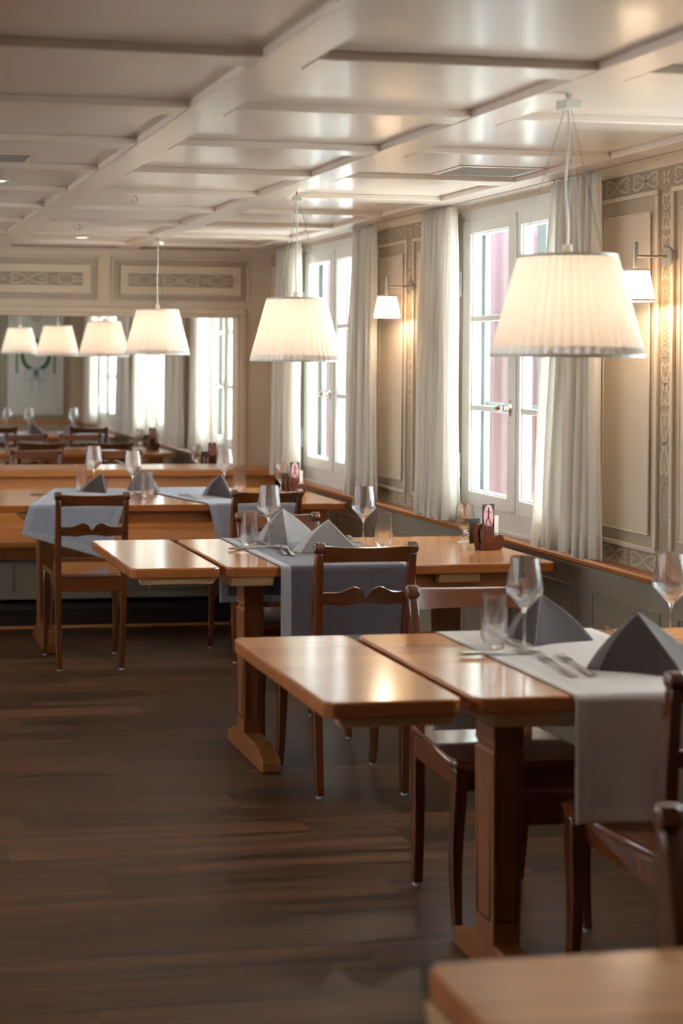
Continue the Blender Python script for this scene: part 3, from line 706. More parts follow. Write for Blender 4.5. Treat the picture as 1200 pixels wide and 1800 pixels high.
curtain(12.98, 13.50, 12.96, 13.58, 9, 'cream curtain in the next room, fourth from the right edge of the opening', 8)
curtain(14.62, 15.10, 14.60, 15.22, 9, 'cream curtain in the next room beside the wall with the painted wreath', 9)

# narrow red cloths stand in for a red facade, letting daylight past
M['facade'] = linen('dull_red_facade_stand_in', (0.135, 0.065, 0.095, 1), trans=0.2, weave=120, var=0.06)
M['strip_white'] = mat('white_panel_paint', srgb(240, 240, 238), 0.5)
AW = {2: (0.70, 1.34), 3: (1.12, 1.70)}
for n in (2, 3):
    t = tag(empty('red_facade_strip', (3.25, WIN[n], 0)), label={2: 'narrow dull red cloth standing in for a facade outside the nearer window', 3: 'narrow dull red cloth standing in for a facade outside the farther window'}[n], cat='facade', group='red cloths standing in for a facade outside the windows')
    b = MB(); b.grid(lambda u, v: (0.004*math.sin(u*30), AW[n][0]+(AW[n][1]-AW[n][0])*u, 0.70+1.7*v), 40, 2); b.build('cloth', M['facade'], t, smooth=True, solid=0.002)
    b = MB(); b.tube([(0, AW[n][0]-0.02, 0.69), (0, AW[n][1]+0.02, 0.69)], 0.012, 10); b.build('lower_rod', M['strip_white'], t, smooth=True)
    b = MB(); b.tube([(0, AW[n][0]-0.02, 2.42), (0, AW[n][1]+0.02, 2.42)], 0.03, 12); b.build('upper_rod', M['strip_white'], t, smooth=True)
    for yy in AW[n]:
        b = MB(); b.tube([(-0.342, yy, 2.42), (0.0, yy, 2.42)], 0.010, 8); b.build('bracket', M['strip_white'], t, smooth=True)

# ------------------------------------------------------------------ tables
def slab(x0, x1, y0, y1, z0, z1, ch=0.022):
    """table top outline with clipped corners"""
    return [(x0+ch, y0), (x1-ch, y0), (x1, y0+ch), (x1, y1-ch), (x1-ch, y1), (x0+ch, y1), (x0, y1-ch), (x0, y0+ch)]
ID = lambda u, v, h: (u, v, h)
def column(b, x, y, w_, d, z0, z1, taper=0.9):
    def ring(hw, hd, z, c=0.004): return [(x-hw, y-hd, z), (x+hw, y-hd, z), (x+hw, y+hd, z), (x-hw, y+hd, z)]
    zj = z0+(z1-z0)*0.80
    S_ = [(w_*taper, z0), (w_, zj-0.02), (w_*1.02, zj-0.012), (w_*0.9, zj-0.004), (w_*0.9, zj+0.004), (w_*1.02, zj+0.010), (w_*0.98, zj+0.02), (w_*1.0, z1)]
    b.loft([ring(q/2, q/2*d/w_, z) for q, z in S_])
def table(loc, x_leaf, x_gap, x1, y0, y1, cols, label, stretch=True, ft=(0.03, 0.50)):
    """coordinates local to loc; leaf part x_leaf..x_gap when x_leaf is not None"""
    t = tag(empty('dining_table', loc), label=label, cat='table', group='honey-coloured wooden dining tables')
    z0, z1 = 0.713, 0.75
    if x_leaf is not None:
        b = MB(); b.prism(slab(x_leaf, x_gap-0.012, y0, y1, z0, z1, 0.02), ID, z0, z1); b.sides(1).build('extension_leaf', [M['table'], M['tedge']], t, bevel=0.006, seg=3)
        for yy in (y0+0.022, y1-0.062):
            b = MB(); b.prism([(x_leaf+0.045, 0.688), (x_gap-0.035, 0.688), (x_gap-0.02, 0.712), (x_leaf+0.035, 0.712)], lambda u, v, h: (u, h, v), yy, yy+0.04); b.build('leaf_bearer', M['bearer'], t, bevel=0.004)
    b = MB(); b.prism(slab(x_gap+0.012 if x_leaf is not None else x_gap, x1, y0, y1, z0, z1, 0.02), ID, z0, z1); b.sides(1).build('tabletop', [M['table'], M['tedge']], t, bevel=0.006, seg=3)
    xa, xb = cols
    for yy in (y0+0.055, y1-0.085): b = MB(); b.box(xa+0.08, x1-0.10, yy, yy+0.03, 0.650, 0.712); b.build('apron', M['tedge'], t, bevel=0.003)
    ym = y0+0.32
    for xc in cols:
        b = MB(); b.prism([(y0+0.022, 0.678), (y0+0.016, 0.700), (y0+0.016, 0.712), (y1-0.02, 0.712), (y1-0.02, 0.700), (y1-0.03, 0.678)], lambda u, v, h: (h, u, v), xc-0.16, xc+0.0); b.build('bearer', M['bearer'], t, bevel=0.004)
        l = MB(); column(l, xc, ym, 0.080, 0.105, 0.07, 0.677); lg = l.build('leg', M['tleg'], t, bevel=0.005)
        q = MB()
        for (a0, a1, c0, c1, axis) in ((-0.024, 0.024, 0.14, 0.52, 'y'), (-0.036, 0.036, 0.14, 0.52, 'x')):
            fnn = (lambda u, v, h: (xc+u, ym-0.0525+h, v)) if axis == 'y' else (lambda u, v, h: (xc-0.040+h, ym+u, v))
            frame_bar(q, a0, a1, c0, c1, 0.0022, 0.0005, 0.004, fnn)
        q.build('incised_line', M['groove'], lg)
        f = MB(); L = (ft[1]-ft[0])/2; ymf = y0+(ft[0]+ft[1])/2
        f.prism([(ymf-L, 0.004), (ymf-L+0.01, 0), (ymf+L-0.01, 0), (ymf+L, 0.004), (ymf+L, 0.045), (ymf+L-0.11, 0.085), (ymf-L+0.11, 0.085), (ymf-L, 0.045)], lambda u, v, h: (h, u, v), xc-0.036, xc+0.036); f.build('foot', M['tleg'], t, bevel=0.006, seg=3)
    if stretch:
        b = MB(); b.box(xa+0.04, xb-0.04, ym-0.018, ym+0.018, 0.36, 0.44); b.build('stretcher', M['tleg'], t, bevel=0.004)
    return t
table((1.86, 3.385, 0), 1.062-1.86, 1.395-1.86, 2.66-1.86, -0.365, 0.375, (1.62-1.86, 2.36-1.86), 'dining table with pale grey runner, in front of the nearest pendant lamp')
table((1.86, 5.41, 0), 1.045-1.86, 1.385-1.86, 2.655-1.86, -0.40, 0.395, (1.575-1.86, 2.36-1.86), 'dining table in the middle with dark slate grey runner and heart card holder')
table((1.60, 7.63, 0), 0.42-1.60, 0.78-1.60, 2.64-1.60, -0.455, 0.44, (1.105-1.60, 2.36-1.60), 'dining table in the back before the wooden bench, two blue-grey runners on it')
table((1.135, 1.31, 0), None, 0.745-1.15, 1.56-1.15, -0.40, 0.40, (0.90-1.15, 1.40-1.15), 'bare wooden table corner at the bottom right edge of the photo')

table((1.86, 9.46, 0), 1.045-1.86, 1.385-1.86, 2.655-1.86, -0.37, 0.37, (1.40-1.86, 2.36-1.86), 'dining table in the next room directly behind the ledge of the opening')
table((1.86, 11.34, 0), 1.045-1.86, 1.385-1.86, 2.655-1.86, -0.37, 0.37, (1.50-1.86, 2.42-1.86), 'dining table in the middle of the next room, seen through the opening')
table((1.86, 13.68, 0), 1.045-1.86, 1.385-1.86, 2.655-1.86, -0.37, 0.37, (1.50-1.86, 2.36-1.86), 'farthest dining table in the next room, with a pale blue cloth')

# ------------------------------------------------------------------ chairs (front = +Y)
def chair_proto():
    t = tag(empty('dining_chair'), cat='chair', group='reddish brown wooden dining chairs')
    m_, mx = M['chair'], M['chairx']
    # rear posts: foot to scrolled head
    path = [(-0.195, 0.008, 0.150), (-0.185, 0.12, 0.153), (-0.178, 0.26, 0.156), (-0.176, 0.42, 0.158), (-0.178, 0.54, 0.159), (-0.188, 0.66, 0.161), (-0.203, 0.76, 0.163), (-0.212, 0.815, 0.164)]
    for s_ in (-1, 1):
        b = MB(); secs = []
        for i, (y, z, x) in enumerate(path):
            k = i/(len(path)-1); hw = 0.0135+0.0025*math.sin(PI*min(1, k*1.2)); hd = 0.013+0.008*math.sin(PI*k)
            secs.append([(s_*x-hw, y-hd, z), (s_*x+hw, y-hd, z), (s_*x+hw, y+hd, z), (s_*x-hw, y+hd, z)])
        b.loft(secs)
        # scroll head
        b.tube([(s_*0.164-0.019, -0.213, 0.832), (s_*0.164-0.016, -0.213, 0.832), (s_*0.164+0.016, -0.213, 0.832), (s_*0.164+0.019, -0.213, 0.832)], [0.012, 0.0195, 0.0195, 0.012], 18)
        b.build('back_post', m_, t, smooth=True, bevel=0.004, seg=2, angle=0.8)
        b = MB(); b.lathe([(0, 0), (0.011, 0), (0.012, 0.008), (0, 0.009)], 16, (s_*0.150, -0.195, 0), closed=False); b.build('glide', M['glide'], t, smooth=True)
    fp = [(0.172, 0.008, 0.176, 0.011), (0.160, 0.06, 0.176, 0.0125), (0.150, 0.16, 0.176, 0.0145), (0.150, 0.27, 0.174, 0.0165), (0.158, 0.36, 0.172, 0.018), (0.162, 0.434, 0.170, 0.0185)]
    for s_ in (-1, 1):
        b = MB(); b.loft([[(s_*x-r, y-r, z), (s_*x+r, y-r, z), (s_*x+r, y+r, z), (s_*x-r, y+r, z)] for y, z, x, r in fp]); b.build('front_leg', m_, t, smooth=True, bevel=0.004, angle=0.8)
        b = MB(); b.lathe([(0, 0), (0.010, 0), (0.011, 0.008), (0, 0.009)], 16, (s_*0.176, 0.172, 0), closed=False); b.build('glide', M['glide'], t, smooth=True)
    # seat
    out = [(-0.178, -0.185), (-0.142, -0.196), (0.142, -0.196), (0.178, -0.185), (0.200, 0.150), (0.192, 0.185), (0.160, 0.203), (0, 0.212), (-0.160, 0.203), (-0.192, 0.185), (-0.200, 0.150)]
    b = MB(); b.prism(out, ID, 0.436, 0.460); b.build('seat', mx, t, bevel=0.008, seg=3, smooth=True, angle=0.9)
    b = MB()
    b.box(-0.155, 0.155, 0.152, 0.174, 0.375, 0.4355); b.box(-0.145, 0.145, -0.190, -0.168, 0.375, 0.4355)
    for s_ in (-1, 1): b.loft([[(s_*0.163-0.01, -0.165, z) if k == 0 else q for k, q in enumerate([(s_*0.163-0.01, y, z0), (s_*0.163+0.01, y, z0), (s_*0.163+0.01, y, z1), (s_*0.163-0.01, y, z1)])] for y, z0, z1, z in ((-0.165, 0.375, 0.4355, 0.375), (0.150, 0.375, 0.4355, 0.375))])
    b.build('seat_frame', mx, t, bevel=0.003)
    # top rail, gently curved
    def rail(fz0, fz1, y0, bulge, th, name, n=36, hw=0.150):
        b = MB(); secs = []
        for i in range(n+1):
            x = -hw+2*hw*i/n; q = 1-(x/hw)**2; y = y0-bulge*q; z0, z1 = fz0(x/hw), fz1(x/hw)
            lean = (z1-z0)*0.45
            secs.append([(x, y-th/2, z0), (x, y+th/2, z0), (x, y+th/2-lean, z1-0.003), (x, y-lean, z1), (x, y-th/2-lean, z1-0.003)])
        b.loft(secs); return b.build(name, mx, t, smooth=True, angle=0.7)
    rail(lambda s: 0.783+0.004*(1-s*s), lambda s: 0.842-0.004*(1-s*s), -0.203, 0.018, 0.018, 'top_rail')
    wave = lambda s: 0.020*math.exp(-((abs(s)-0.30)/0.22)**2)-0.020*math.exp(-(s/0.075)**2)
    rail(lambda s: 0.640+0.006*abs(math.cos(s*PI))-0.004+0.004*math.exp(-(s/0.5)**2), lambda s: 0.686+wave(s), -0.186, 0.010, 0.015, 'middle_rail', 60)
    return t
ch = chair_proto()
CH = [  # x, y, rotation, label
    (1.802, 4.935, 0.0, 'wooden chair seen from behind, before the dark slate grey runner of the middle table'),
    (1.800, 3.725, PI-0.04, 'wooden chair facing the camera across the front table, its pale top rail behind the tumbler'),
    (1.900, 3.01, 0.03, 'dark wooden chair at the right photo edge, in front of the hanging pale runner'),
    (1.375, 1.745, PI, 'wooden chair post at the lower right edge, right above the bare table corner'),
    (1.845, 5.64, PI, 'wooden chair facing the camera on the far side of the middle table, behind the napkins'),
    (1.235, 7.01, -0.03, 'wooden chair at far left with the slanting blue-grey cloth hanging over its seat'),
    (2.110, 7.09, 0.02, 'wooden chair before the back table, right of the one under the slanting cloth'),
    (1.400, 9.74, PI, 'light-topped chair just behind the ledge of the opening, the left one'),
    (1.970, 9.74, PI, 'light-topped chair just behind the ledge of the opening, the right one'),
    (1.560, 11.05, 0, 'dark chair back in the next room, left one in front of the middle table'),
    (2.090, 11.05, 0, 'dark chair back in the next room, right one in front of the middle table'),
    (1.600, 11.76, PI, 'chair in the next room on the far side of the middle table, left one'),
    (2.060, 11.76, PI, 'light chair in the next room on the far side of the middle table, right one'),
    (1.500, 13.38, 0, 'chair in front of the farthest table, cut by the left photo edge'),
    (2.340, 13.38, 0, 'chair in front of the farthest table, right one, dark top rail'),
]
for i, (x, y, r, lab) in enumerate(CH): place(ch, i > 0, (x, y, 0), r, lab)
ch.scale = (1.01, 1.0, 1.026)

# ------------------------------------------------------------------ runners
def runner(cx, cy, wd, length, ang, y0, y1, m1, m2, label, lf=None, hem=0.03, rip=0.004, seed=1, off=0.0):
    """flat cloth centred at (cx,cy) turned by ang, folding down past the table edges y0 / y1"""
    rnd = random.Random(seed); p1, p2 = rnd.random()*6, rnd.random()*6
    ca, sa = math.cos(ang), math.sin(ang); zt = 0.7525+off
    R = 0.010
    def fn(u, v):
        a = (u-0.5)*wd; l = (v-0.5)*length
        x = cx+a*ca-l*sa; y = cy+a*sa+l*ca
        z = zt
        for ye, s_ in ((y0, -1), (y1, 1)):
            d = (y-ye)*s_
            if d > 0:
                arc = R*PI/2
                if d < arc: th = d/R; y = ye+s_*R*math.sin(th); z = zt-R*(1-math.cos(th))
                else:
                    dd = d-arc; fold = rip*math.sin(x*17+p1)*min(1, dd*7)+rip*0.6*math.sin(x*41+p2)*min(1, dd*7)
                    y = ye+s_*(R+0.004+max(-0.003, fold)+0.02*dd); z = zt-R-dd
        return (x, y, z)
    nu, nv = 40, 150
    hu, hv = hem/wd, hem/length
    b = MB(); b.grid(fn, nu, nv, mi=lambda u, v: 1 if (u < hu-0.001 or u > 1-hu-1/nu+0.001 or v < hv or v > 1-hv) else 0)
    o = b.build('table_runner', [m1, m2], smooth=True, angle=0, solid=0.0016); tag(o, label, 'table runner', 'linen runners laid across the tables')
    return o
runner(1.865, 3.385, 0.455, 1.31, 0.0, 3.02, 3.76, M['runner_light'], M['runner_light_hem'], 'pale grey linen runner hanging over the front table edge at right', seed=3)
runner(1.842, 5.40, 0.505, 1.36, 0.0, 5.01, 5.805, M['runner_dark'], M['runner_dark_hem'], 'dark slate grey runner with light hem across the middle table', seed=5, rip=0.002)
a = -0.285; Lh = 1.12
cxr, cyr = 1.155+0.5*Lh*0.2812*1.0, 6.96+0.5*Lh*0.9597
runner(cxr, cyr, 0.46, Lh, a, 7.175, 8.07, M['runner_blue'], M['runner_blue_hem'], 'blue-grey linen runner lying askew, its corner hanging behind the far left chair', seed=8, rip=0.006)
a = 0.25; Lh = 1.14
runner(2.185-0.5*Lh*0.247, 6.96+0.5*Lh*0.969, 0.46, Lh, a, 7.175, 8.07, M['runner_blue'], M['runner_blue_hem'], 'blue-grey linen runner hanging askew, right of the far left chair', seed=9, rip=0.006, off=0.0018)

runner(1.70, 13.68, 0.46, 1.1, 0.0, 13.31, 14.05, M['runner_blue'], M['runner_blue_hem'], 'pale blue cloth on the farthest table in the next room, left of the chair', seed=11, rip=0.004)
runner(2.36, 13.68, 0.40, 1.1, 0.0, 13.31, 14.05, M['runner_blue'], M['runner_blue_hem'], 'pale blue cloth on the farthest table, at its window end', seed=12, rip=0.004)

# ------------------------------------------------------------------ glassware
def wine_proto():
    t = [(0, 0.0), (0.036, 0.0), (0.0375, 0.0012), (0.034, 0.0026), (0.012, 0.006), (0.0045, 0.014), (0.0036, 0.04), (0.0036, 0.095), (0.0055, 0.108), (0.020, 0.124), (0.0455, 0.152), (0.0470, 0.158), (0.0465, 0.164), (0.0345, 0.242), (0.0335, 0.2425), (0.0335, 0.2415), (0.0452, 0.1635), (0.0455, 0.158), (0.0440, 0.1535), (0.018, 0.1255), (0.0, 0.115)]
    b = MB(); b.lathe(t, 48, closed=False); o = b.build('wine_glass', M['glass'], smooth=True, angle=0.9); tag(o, cat='wine glass', group='angular wine glasses on the tables'); return o
def tumbler_proto():
    t = [(0, 0.0), (0.022, 0.0), (0.026, 0.003), (0.0345, 0.030), (0.035, 0.036), (0.0300, 0.136), (0.0292, 0.1365), (0.0290, 0.1355), (0.0336, 0.036), (0.0325, 0.030), (0.024, 0.014), (0, 0.011)]
    b = MB(); b.lathe(t, 48, closed=False); o = b.build('tumbler', M['glass'], smooth=True, angle=0.9); tag(o, cat='tumbler', group='water tumblers on the tables'); return o
wg, tb = wine_proto(), tumbler_proto(); ZT = 0.7545; ZW = 0.7505
WG = [(1.746, 3.465, ZT, 'wine glass left of the dark napkins on the front table, beside the tumbler'), (2.191, 3.53, ZW, 'wine glass at the right photo edge on the front table'),
      (1.703, 5.513, ZT, 'wine glass above the forks on the middle table, beside the left tumbler'), (2.088, 5.50, ZW, 'wine glass left of the right tumbler on the middle table'),
      (1.448, 7.965, ZT, 'leftmost wine glass on the back table, behind the dark folded napkin'), (1.582, 7.55, ZT, 'wine glass on the back table, left of the crumpled grey napkin'),
      (2.131, 7.72, ZT, 'wine glass at the right end of the back table beside a tumbler'),
      (1.66, 13.85, ZT, 'wine glass on the farthest table, cut by the left photo edge'), (1.86, 13.75, ZT, 'wine glass on the farthest table, left of a folded napkin'), (2.31, 13.85, ZT, 'wine glass on the farthest table, rightmost, near the curtain')]
TB = [(1.695, 3.528, ZT, 'water tumbler on the front table beside the wine glass'),
      (1.635, 5.553, ZT, 'left tumbler on the middle table, at the runner edge'), (2.172, 5.50, ZW, 'right tumbler on the middle table, right of the wine glass'),
      (1.375, 7.95, ZT, 'leftmost tumbler on the back table, left of a wine glass'), (1.655, 7.52, ZT, 'tumbler on the back table before the crumpled grey napkin'), (2.228, 7.77, ZW, 'rightmost tumbler on the back table')]
for i, (x, y, z, lab) in enumerate(WG): place(wg, i > 0, (x, y, z), 0, lab)
for i, (x, y, z, lab) in enumerate(TB): place(tb, i > 0, (x, y, z), 0, lab)

# ------------------------------------------------------------------ cutlery
def fork_proto():
    t = tag(empty('fork'), cat='fork', group='steel forks beside the napkins')
    b = MB()  # handle along -Y, tines towards +Y
    hp = [(-0.20, 0.0035, 0.0065, 0.0022), (-0.196, 0.0035, 0.0085, 0.0024), (-0.15, 0.0036, 0.0070, 0.0022), (-0.09, 0.0045, 0.0040, 0.0018), (-0.05, 0.0065, 0.0030, 0.0016), (-0.03, 0.006, 0.0060, 0.0014), (-0.018, 0.0035, 0.0115, 0.0011), (-0.002, 0.0028, 0.0125, 0.0010)]
    b.loft([[(-w_, y, z-h_), (w_, y, z-h_), (w_, y, z+h_), (-w_, y, z+h_)] for y, z, w_, h_ in hp]); b.build('handle', M['steel'], t, smooth=True, angle=0.9)
    for k in range(4):
        b = MB(); x = (-1.5+k)*0.0062; b.loft([[(x-w_, y, z-0.0009), (x+w_, y, z-0.0009), (x+w_, y, z+0.0009), (x-w_, y, z+0.0009)] for y, z, w_ in ((-0.003, 0.0028, 0.0021), (0.015, 0.0030, 0.0019), (0.032, 0.0050, 0.0016), (0.045, 0.0080, 0.0010))]); b.build('tine', M['steel'], t)
    return t
def knife_proto():
    t = tag(empty('knife'), cat='knife', group='steel table knives')
    b = MB(); hp = [(-0.11, 0.006, 0.003), (-0.105, 0.0075, 0.0038), (-0.05, 0.007, 0.0036), (0.0, 0.0055, 0.0030)]
    b.loft([[(-w_, y, 0.004-h_), (w_, y, 0.004-h_), (w_, y, 0.004+h_), (-w_, y, 0.004+h_)] for y, w_, h_ in hp]); b.build('handle', M['steel'], t, smooth=True, bevel=0.001)
    b = MB(); b.prism([(-0.005, 0), (0.005, 0), (0.009, 0.03), (0.0095, 0.08), (0.005, 0.105), (-0.004, 0.115), (-0.0055, 0.06)], ID, 0.0034, 0.0048); b.build('blade', M['steel'], t); return t
fk, kn = fork_proto(), knife_proto()
def at_dir(tip, tail, L=0.245, front=0.045):
    a = math.atan2(tip[1]-tail[1], tip[0]-tail[0])-PI/2
    return a
FK = [((1.755, 3.37), (1.720, 3.13), 'left one of the two forks on the front table'), ((1.808, 3.37), (1.762, 3.11), 'right one of the two forks on the front table, next to the dark napkin'),
      ((1.722, 5.45), (1.673, 5.17), 'left one of the two forks on the middle table'), ((1.748, 5.43), (1.700, 5.15), 'right one of the two forks on the middle table, beside the grey napkin'),
      ((2.095, 5.60), (2.135, 5.80), 'fork peeking out behind the grey napkin on the middle table'), ((2.075, 3.56), (2.12, 3.72), 'fork lying behind the tall dark napkins on the front table'),
      ((1.855, 7.55), (1.885, 7.30), 'left fork on the right runner of the back table'), ((1.893, 7.57), (1.925, 7.33), 'right fork on the right runner of the back table')]
for i, (a_, b_, lab) in enumerate(FK):
    if i in (4, 5): z = ZT; 
    place(fk, i > 0, (a_[0], a_[1], ZT), at_dir(a_, b_), lab)
KN = [(1.672, 3.445, -PI/2, 'steel knife lying crosswise at the runner edge of the front table'), (1.628, 5.462, -PI/2+0.12, 'steel knife lying crosswise at the runner edge of the middle table'),
      (1.700, 5.66, 0.05, 'steel knife beside the far grey napkin of the middle table'), (1.16, 7.70, -PI/2-0.2, 'steel knife at the left end of the back table'), (1.762, 3.63, 0.02, 'steel knife behind the tumbler of the front table')]
for i, (x, y, r, lab) in enumerate(KN): place(kn, i > 0, (x, y, ZT if i != 3 else 0.7505), r, lab)

# ------------------------------------------------------------------ napkins
def napkin(Lp, Fp, Rp, Ap, m1, m2, label, bow=0.012):
    """standing folded napkin: two wings Lp-Ap-Fp and Fp-Ap-Rp, doubled cloth, light hem at the outer base corner"""
    Lp, Fp, Rp = [Vector((p[0], p[1], ZT)) for p in (Lp, Fp, Rp)]; Ap = Vector(Ap)
    t = tag(empty('folded_napkin', (0, 0, 0)), label=label, cat='napkin', group='folded standing napkins on the tables')
    cen = (Lp+Fp+Rp)/3
    def wing(P, Q, A, bow, name, hemside):
        nrm = (Q-P).cross(A-P).normalized()
        def fn(u, v):
            base = P.lerp(Q, u); p = base.lerp(A, v); o_ = P-cen; o_ = Vector((o_.x, o_.y, 0)).normalized(); p = p+o_*0.014*math.sin(PI*v)*(1-u)
            return p+nrm*bow*math.sin(PI*u)*(1-v)*1.0
        b = MB(); b.grid(fn, 16, 14, mi=lambda u, v: 1 if (u < 0.12 and hemside) else 0)
        bmesh.ops.remove_doubles(b.bm, verts=b.bm.verts, dist=0.0002)
        return b.build(name, [m1, m2], t, smooth=True, angle=0, solid=0.004)
    def shrink(p, k, dz=0.0): q = p.lerp(Vector((cen.x, cen.y, p.z)), k); return Vector((q.x, q.y, q.z-dz))
    wing(Lp, Fp, Ap, -bow, 'front_fold', True); wing(Rp, Fp, Ap, 0.012, 'side_fold', False)
    wing(shrink(Lp, 0.07), shrink(Fp, 0.07), Ap-Vector((0, 0, 0.005)), -0.010, 'inner_fold', True)
    wing(shrink(Rp, 0.09), shrink(Fp, 0.09), Ap-Vector((0, 0, 0.005)), 0.010, 'inner_fold', False)
    # light edge piping along the two free edges
    b = MB(); ol = Vector((Lp.x-cen.x, Lp.y-cen.y, 0)).normalized()*0.014; orr = Vector((Rp.x-cen.x, Rp.y-cen.y, 0)).normalized()*0.014
    b.tube([Lp.lerp(Ap, q/8)+ol*math.sin(PI*q/8) for q in range(9)], 0.0022, 6); b.tube([Ap, Ap.lerp(Fp, 0.5), Fp], 0.0028, 6); b.tube([Rp.lerp(Ap, q/8)+orr*math.sin(PI*q/8) for q in range(9)], 0.0022, 6); b.build('piping', m2, t, smooth=True)
    return t
napkin((1.80, 3.255), (1.985, 3.135), (2.135, 3.33), (1.942, 3.27, 0.884), M['nap_dark'], M['nap_dark_hem'], 'large dark brown-grey folded napkin, the nearer one on the front table')
napkin((1.795, 3.665), (1.812, 3.535), (2.003, 3.590), (1.859, 3.60, 0.877), M['nap_dark'], M['nap_dark_hem'], 'dark folded napkin behind the wine glass on the front table', bow=0.03)
napkin((1.741, 5.344), (1.959, 5.125), (2.047, 5.531), (1.907, 5.40, 0.870), M['nap_light'], M['nap_light_hem'], 'grey linen folded napkin, the nearer one on the middle table')
napkin((1.71, 5.70), (1.798, 5.560), (1.985, 5.76), (1.826, 5.72, 0.879), M['nap_light'], M['nap_light_hem'], 'grey linen folded napkin behind the wine glass on the middle table', bow=0.03)
napkin((1.335, 7.85), (1.475, 7.735), (1.51, 7.90), (1.470, 7.84, 0.850), M['nap_dark'], M['nap_dark_hem'], 'dark folded napkin at the left of the back table')
napkin((1.625, 7.90), (1.765, 7.74), (1.80, 7.86), (1.698, 7.85, 0.875), M['nap_light'], M['nap_dark_hem'], 'grey slumped napkin behind the tumbler in the middle of the back table')
napkin((1.975, 7.60), (2.085, 7.38), (2.12, 7.56), (2.050, 7.50, 0.874), M['nap_dark'], M['nap_dark_hem'], 'dark folded napkin at the right of the back table, above a chair')

napkin((1.84, 13.60), (1.97, 13.45), (2.02, 13.65), (1.88, 13.60, 0.865), M['nap_dark'], M['nap_dark_hem'], 'dark folded napkin on the farthest table in the next room')
napkin((2.18, 13.70), (2.30, 13.58), (2.36, 13.75), (2.28, 13.70, 0.86), M['nap_light'], M['nap_dark_hem'], 'grey folded napkin on the farthest table, right of the dark one')

# ------------------------------------------------------------------ table decorations
def gobproto():
    t = tag(empty('stemmed_goblet'), cat='goblet', group='round goblets used as table decoration')
    pr = [(0, 0), (0.033, 0), (0.0345, 0.0015), (0.030, 0.003), (0.008, 0.008), (0.0065, 0.014), (0.0075, 0.04), (0.010, 0.046), (0.026, 0.062), (0.0365, 0.085), (0.0385, 0.105), (0.0355, 0.135), (0.0325, 0.152), (0.0315, 0.1525), (0.0313, 0.1515), (0.0345, 0.134), (0.0372, 0.105), (0.0352, 0.086), (0.024, 0.063), (0, 0.051)]
    b = MB(); b.lathe(pr, 48, closed=False); b.build('bowl_and_stem', M['glass'], t, smooth=True, angle=0.9)
    b = MB(); rnd = random.Random(4)
    for k in range(9):
        a = k*0.7+2; r = 0.011+0.006*rnd.random(); z = 0.006+0.0045*k
        c = (r*math.cos(a), r*math.sin(a), z); b.lathe([(0, -0.003), (0.0022, -0.002), (0.003, 0), (0.0022, 0.002), (0, 0.003)], 10, c, closed=False)
    b.build('pearl_garland', M['cable'], t, smooth=True)
    return t
M['moss'] = mat('dry_green_moss', srgb(96, 108, 78), 0.9); M['rabbit'] = wood('pale_rabbit_wood', srgb(206, 158, 120), srgb(180, 128, 92), 2, 0.6, 0)
M['rabbit_dark'] = mat('dark_face_paint', srgb(40, 28, 22), 0.6); M['heart'] = wood('walnut_heart_wood', srgb(112, 56, 30), srgb(66, 31, 16), 0, 0.3, 0.35, scale=2.0)
def mossproto():
    b = MB(); rnd = random.Random(9)
    for k in range(110):
        a = rnd.random()*6.28; r = 0.022*math.sqrt(rnd.random()); z = 0.066+rnd.random()*0.028; da = rnd.uniform(-1, 1)
        p = Vector((r*math.cos(a), r*math.sin(a), z)); rr = 0.012
        q = [p+Vector((rr*math.cos(da+s_)*0.8, rr*math.sin(da+s_)*0.8, 0.006*math.sin(s_*1.3))) for s_ in (0, 0.9, 1.8, 2.7)]
        q = [Vector((v.x, v.y, v.z)) if math.hypot(v.x, v.y) < 0.026 else Vector((v.x*0.026/math.hypot(v.x, v.y), v.y*0.026/math.hypot(v.x, v.y), v.z)) for v in q]
        b.tube(q, 0.0008, 4)
    o = b.build('moss', M['moss']); return tag(o, cat='moss', kind='stuff')
def rabproto():
    t = tag(empty('wooden_rabbit'), cat='figurine', group='small wooden rabbits set in goblets')
    b = MB(); b.prism([(0.016*math.cos(a), 0.094+0.018*math.sin(a)) for a in [k*PI/10 for k in range(20)]], lambda u, v, h: (u, h, v), -0.004, 0.004); b.build('head', M['rabbit'], t, bevel=0.001)
    for s_ in (-1, 1):
        b = MB(); b.prism([(s_*0.002, 0.108), (s_*0.012, 0.106), (s_*0.020, 0.135), (s_*0.021, 0.155), (s_*0.017, 0.172), (s_*0.010, 0.155), (s_*0.004, 0.128)], lambda u, v, h: (u, h, v), -0.003, 0.003); b.build('ear', M['rabbit'], t, bevel=0.0008)
    b = MB()
    for s_ in (-1, 1): b.prism([(s_*0.005+0.0022*math.cos(a), 0.100+0.003*math.sin(a)) for a in [k*PI/5 for k in range(10)]], lambda u, v, h: (u, h, v), -0.0052, -0.0038)
    b.prism([(-0.003, 0.091), (0.003, 0.091), (0, 0.088)], lambda u, v, h: (u, h, v), -0.0052, -0.0038); b.build('face', M['rabbit_dark'], t)
    return t
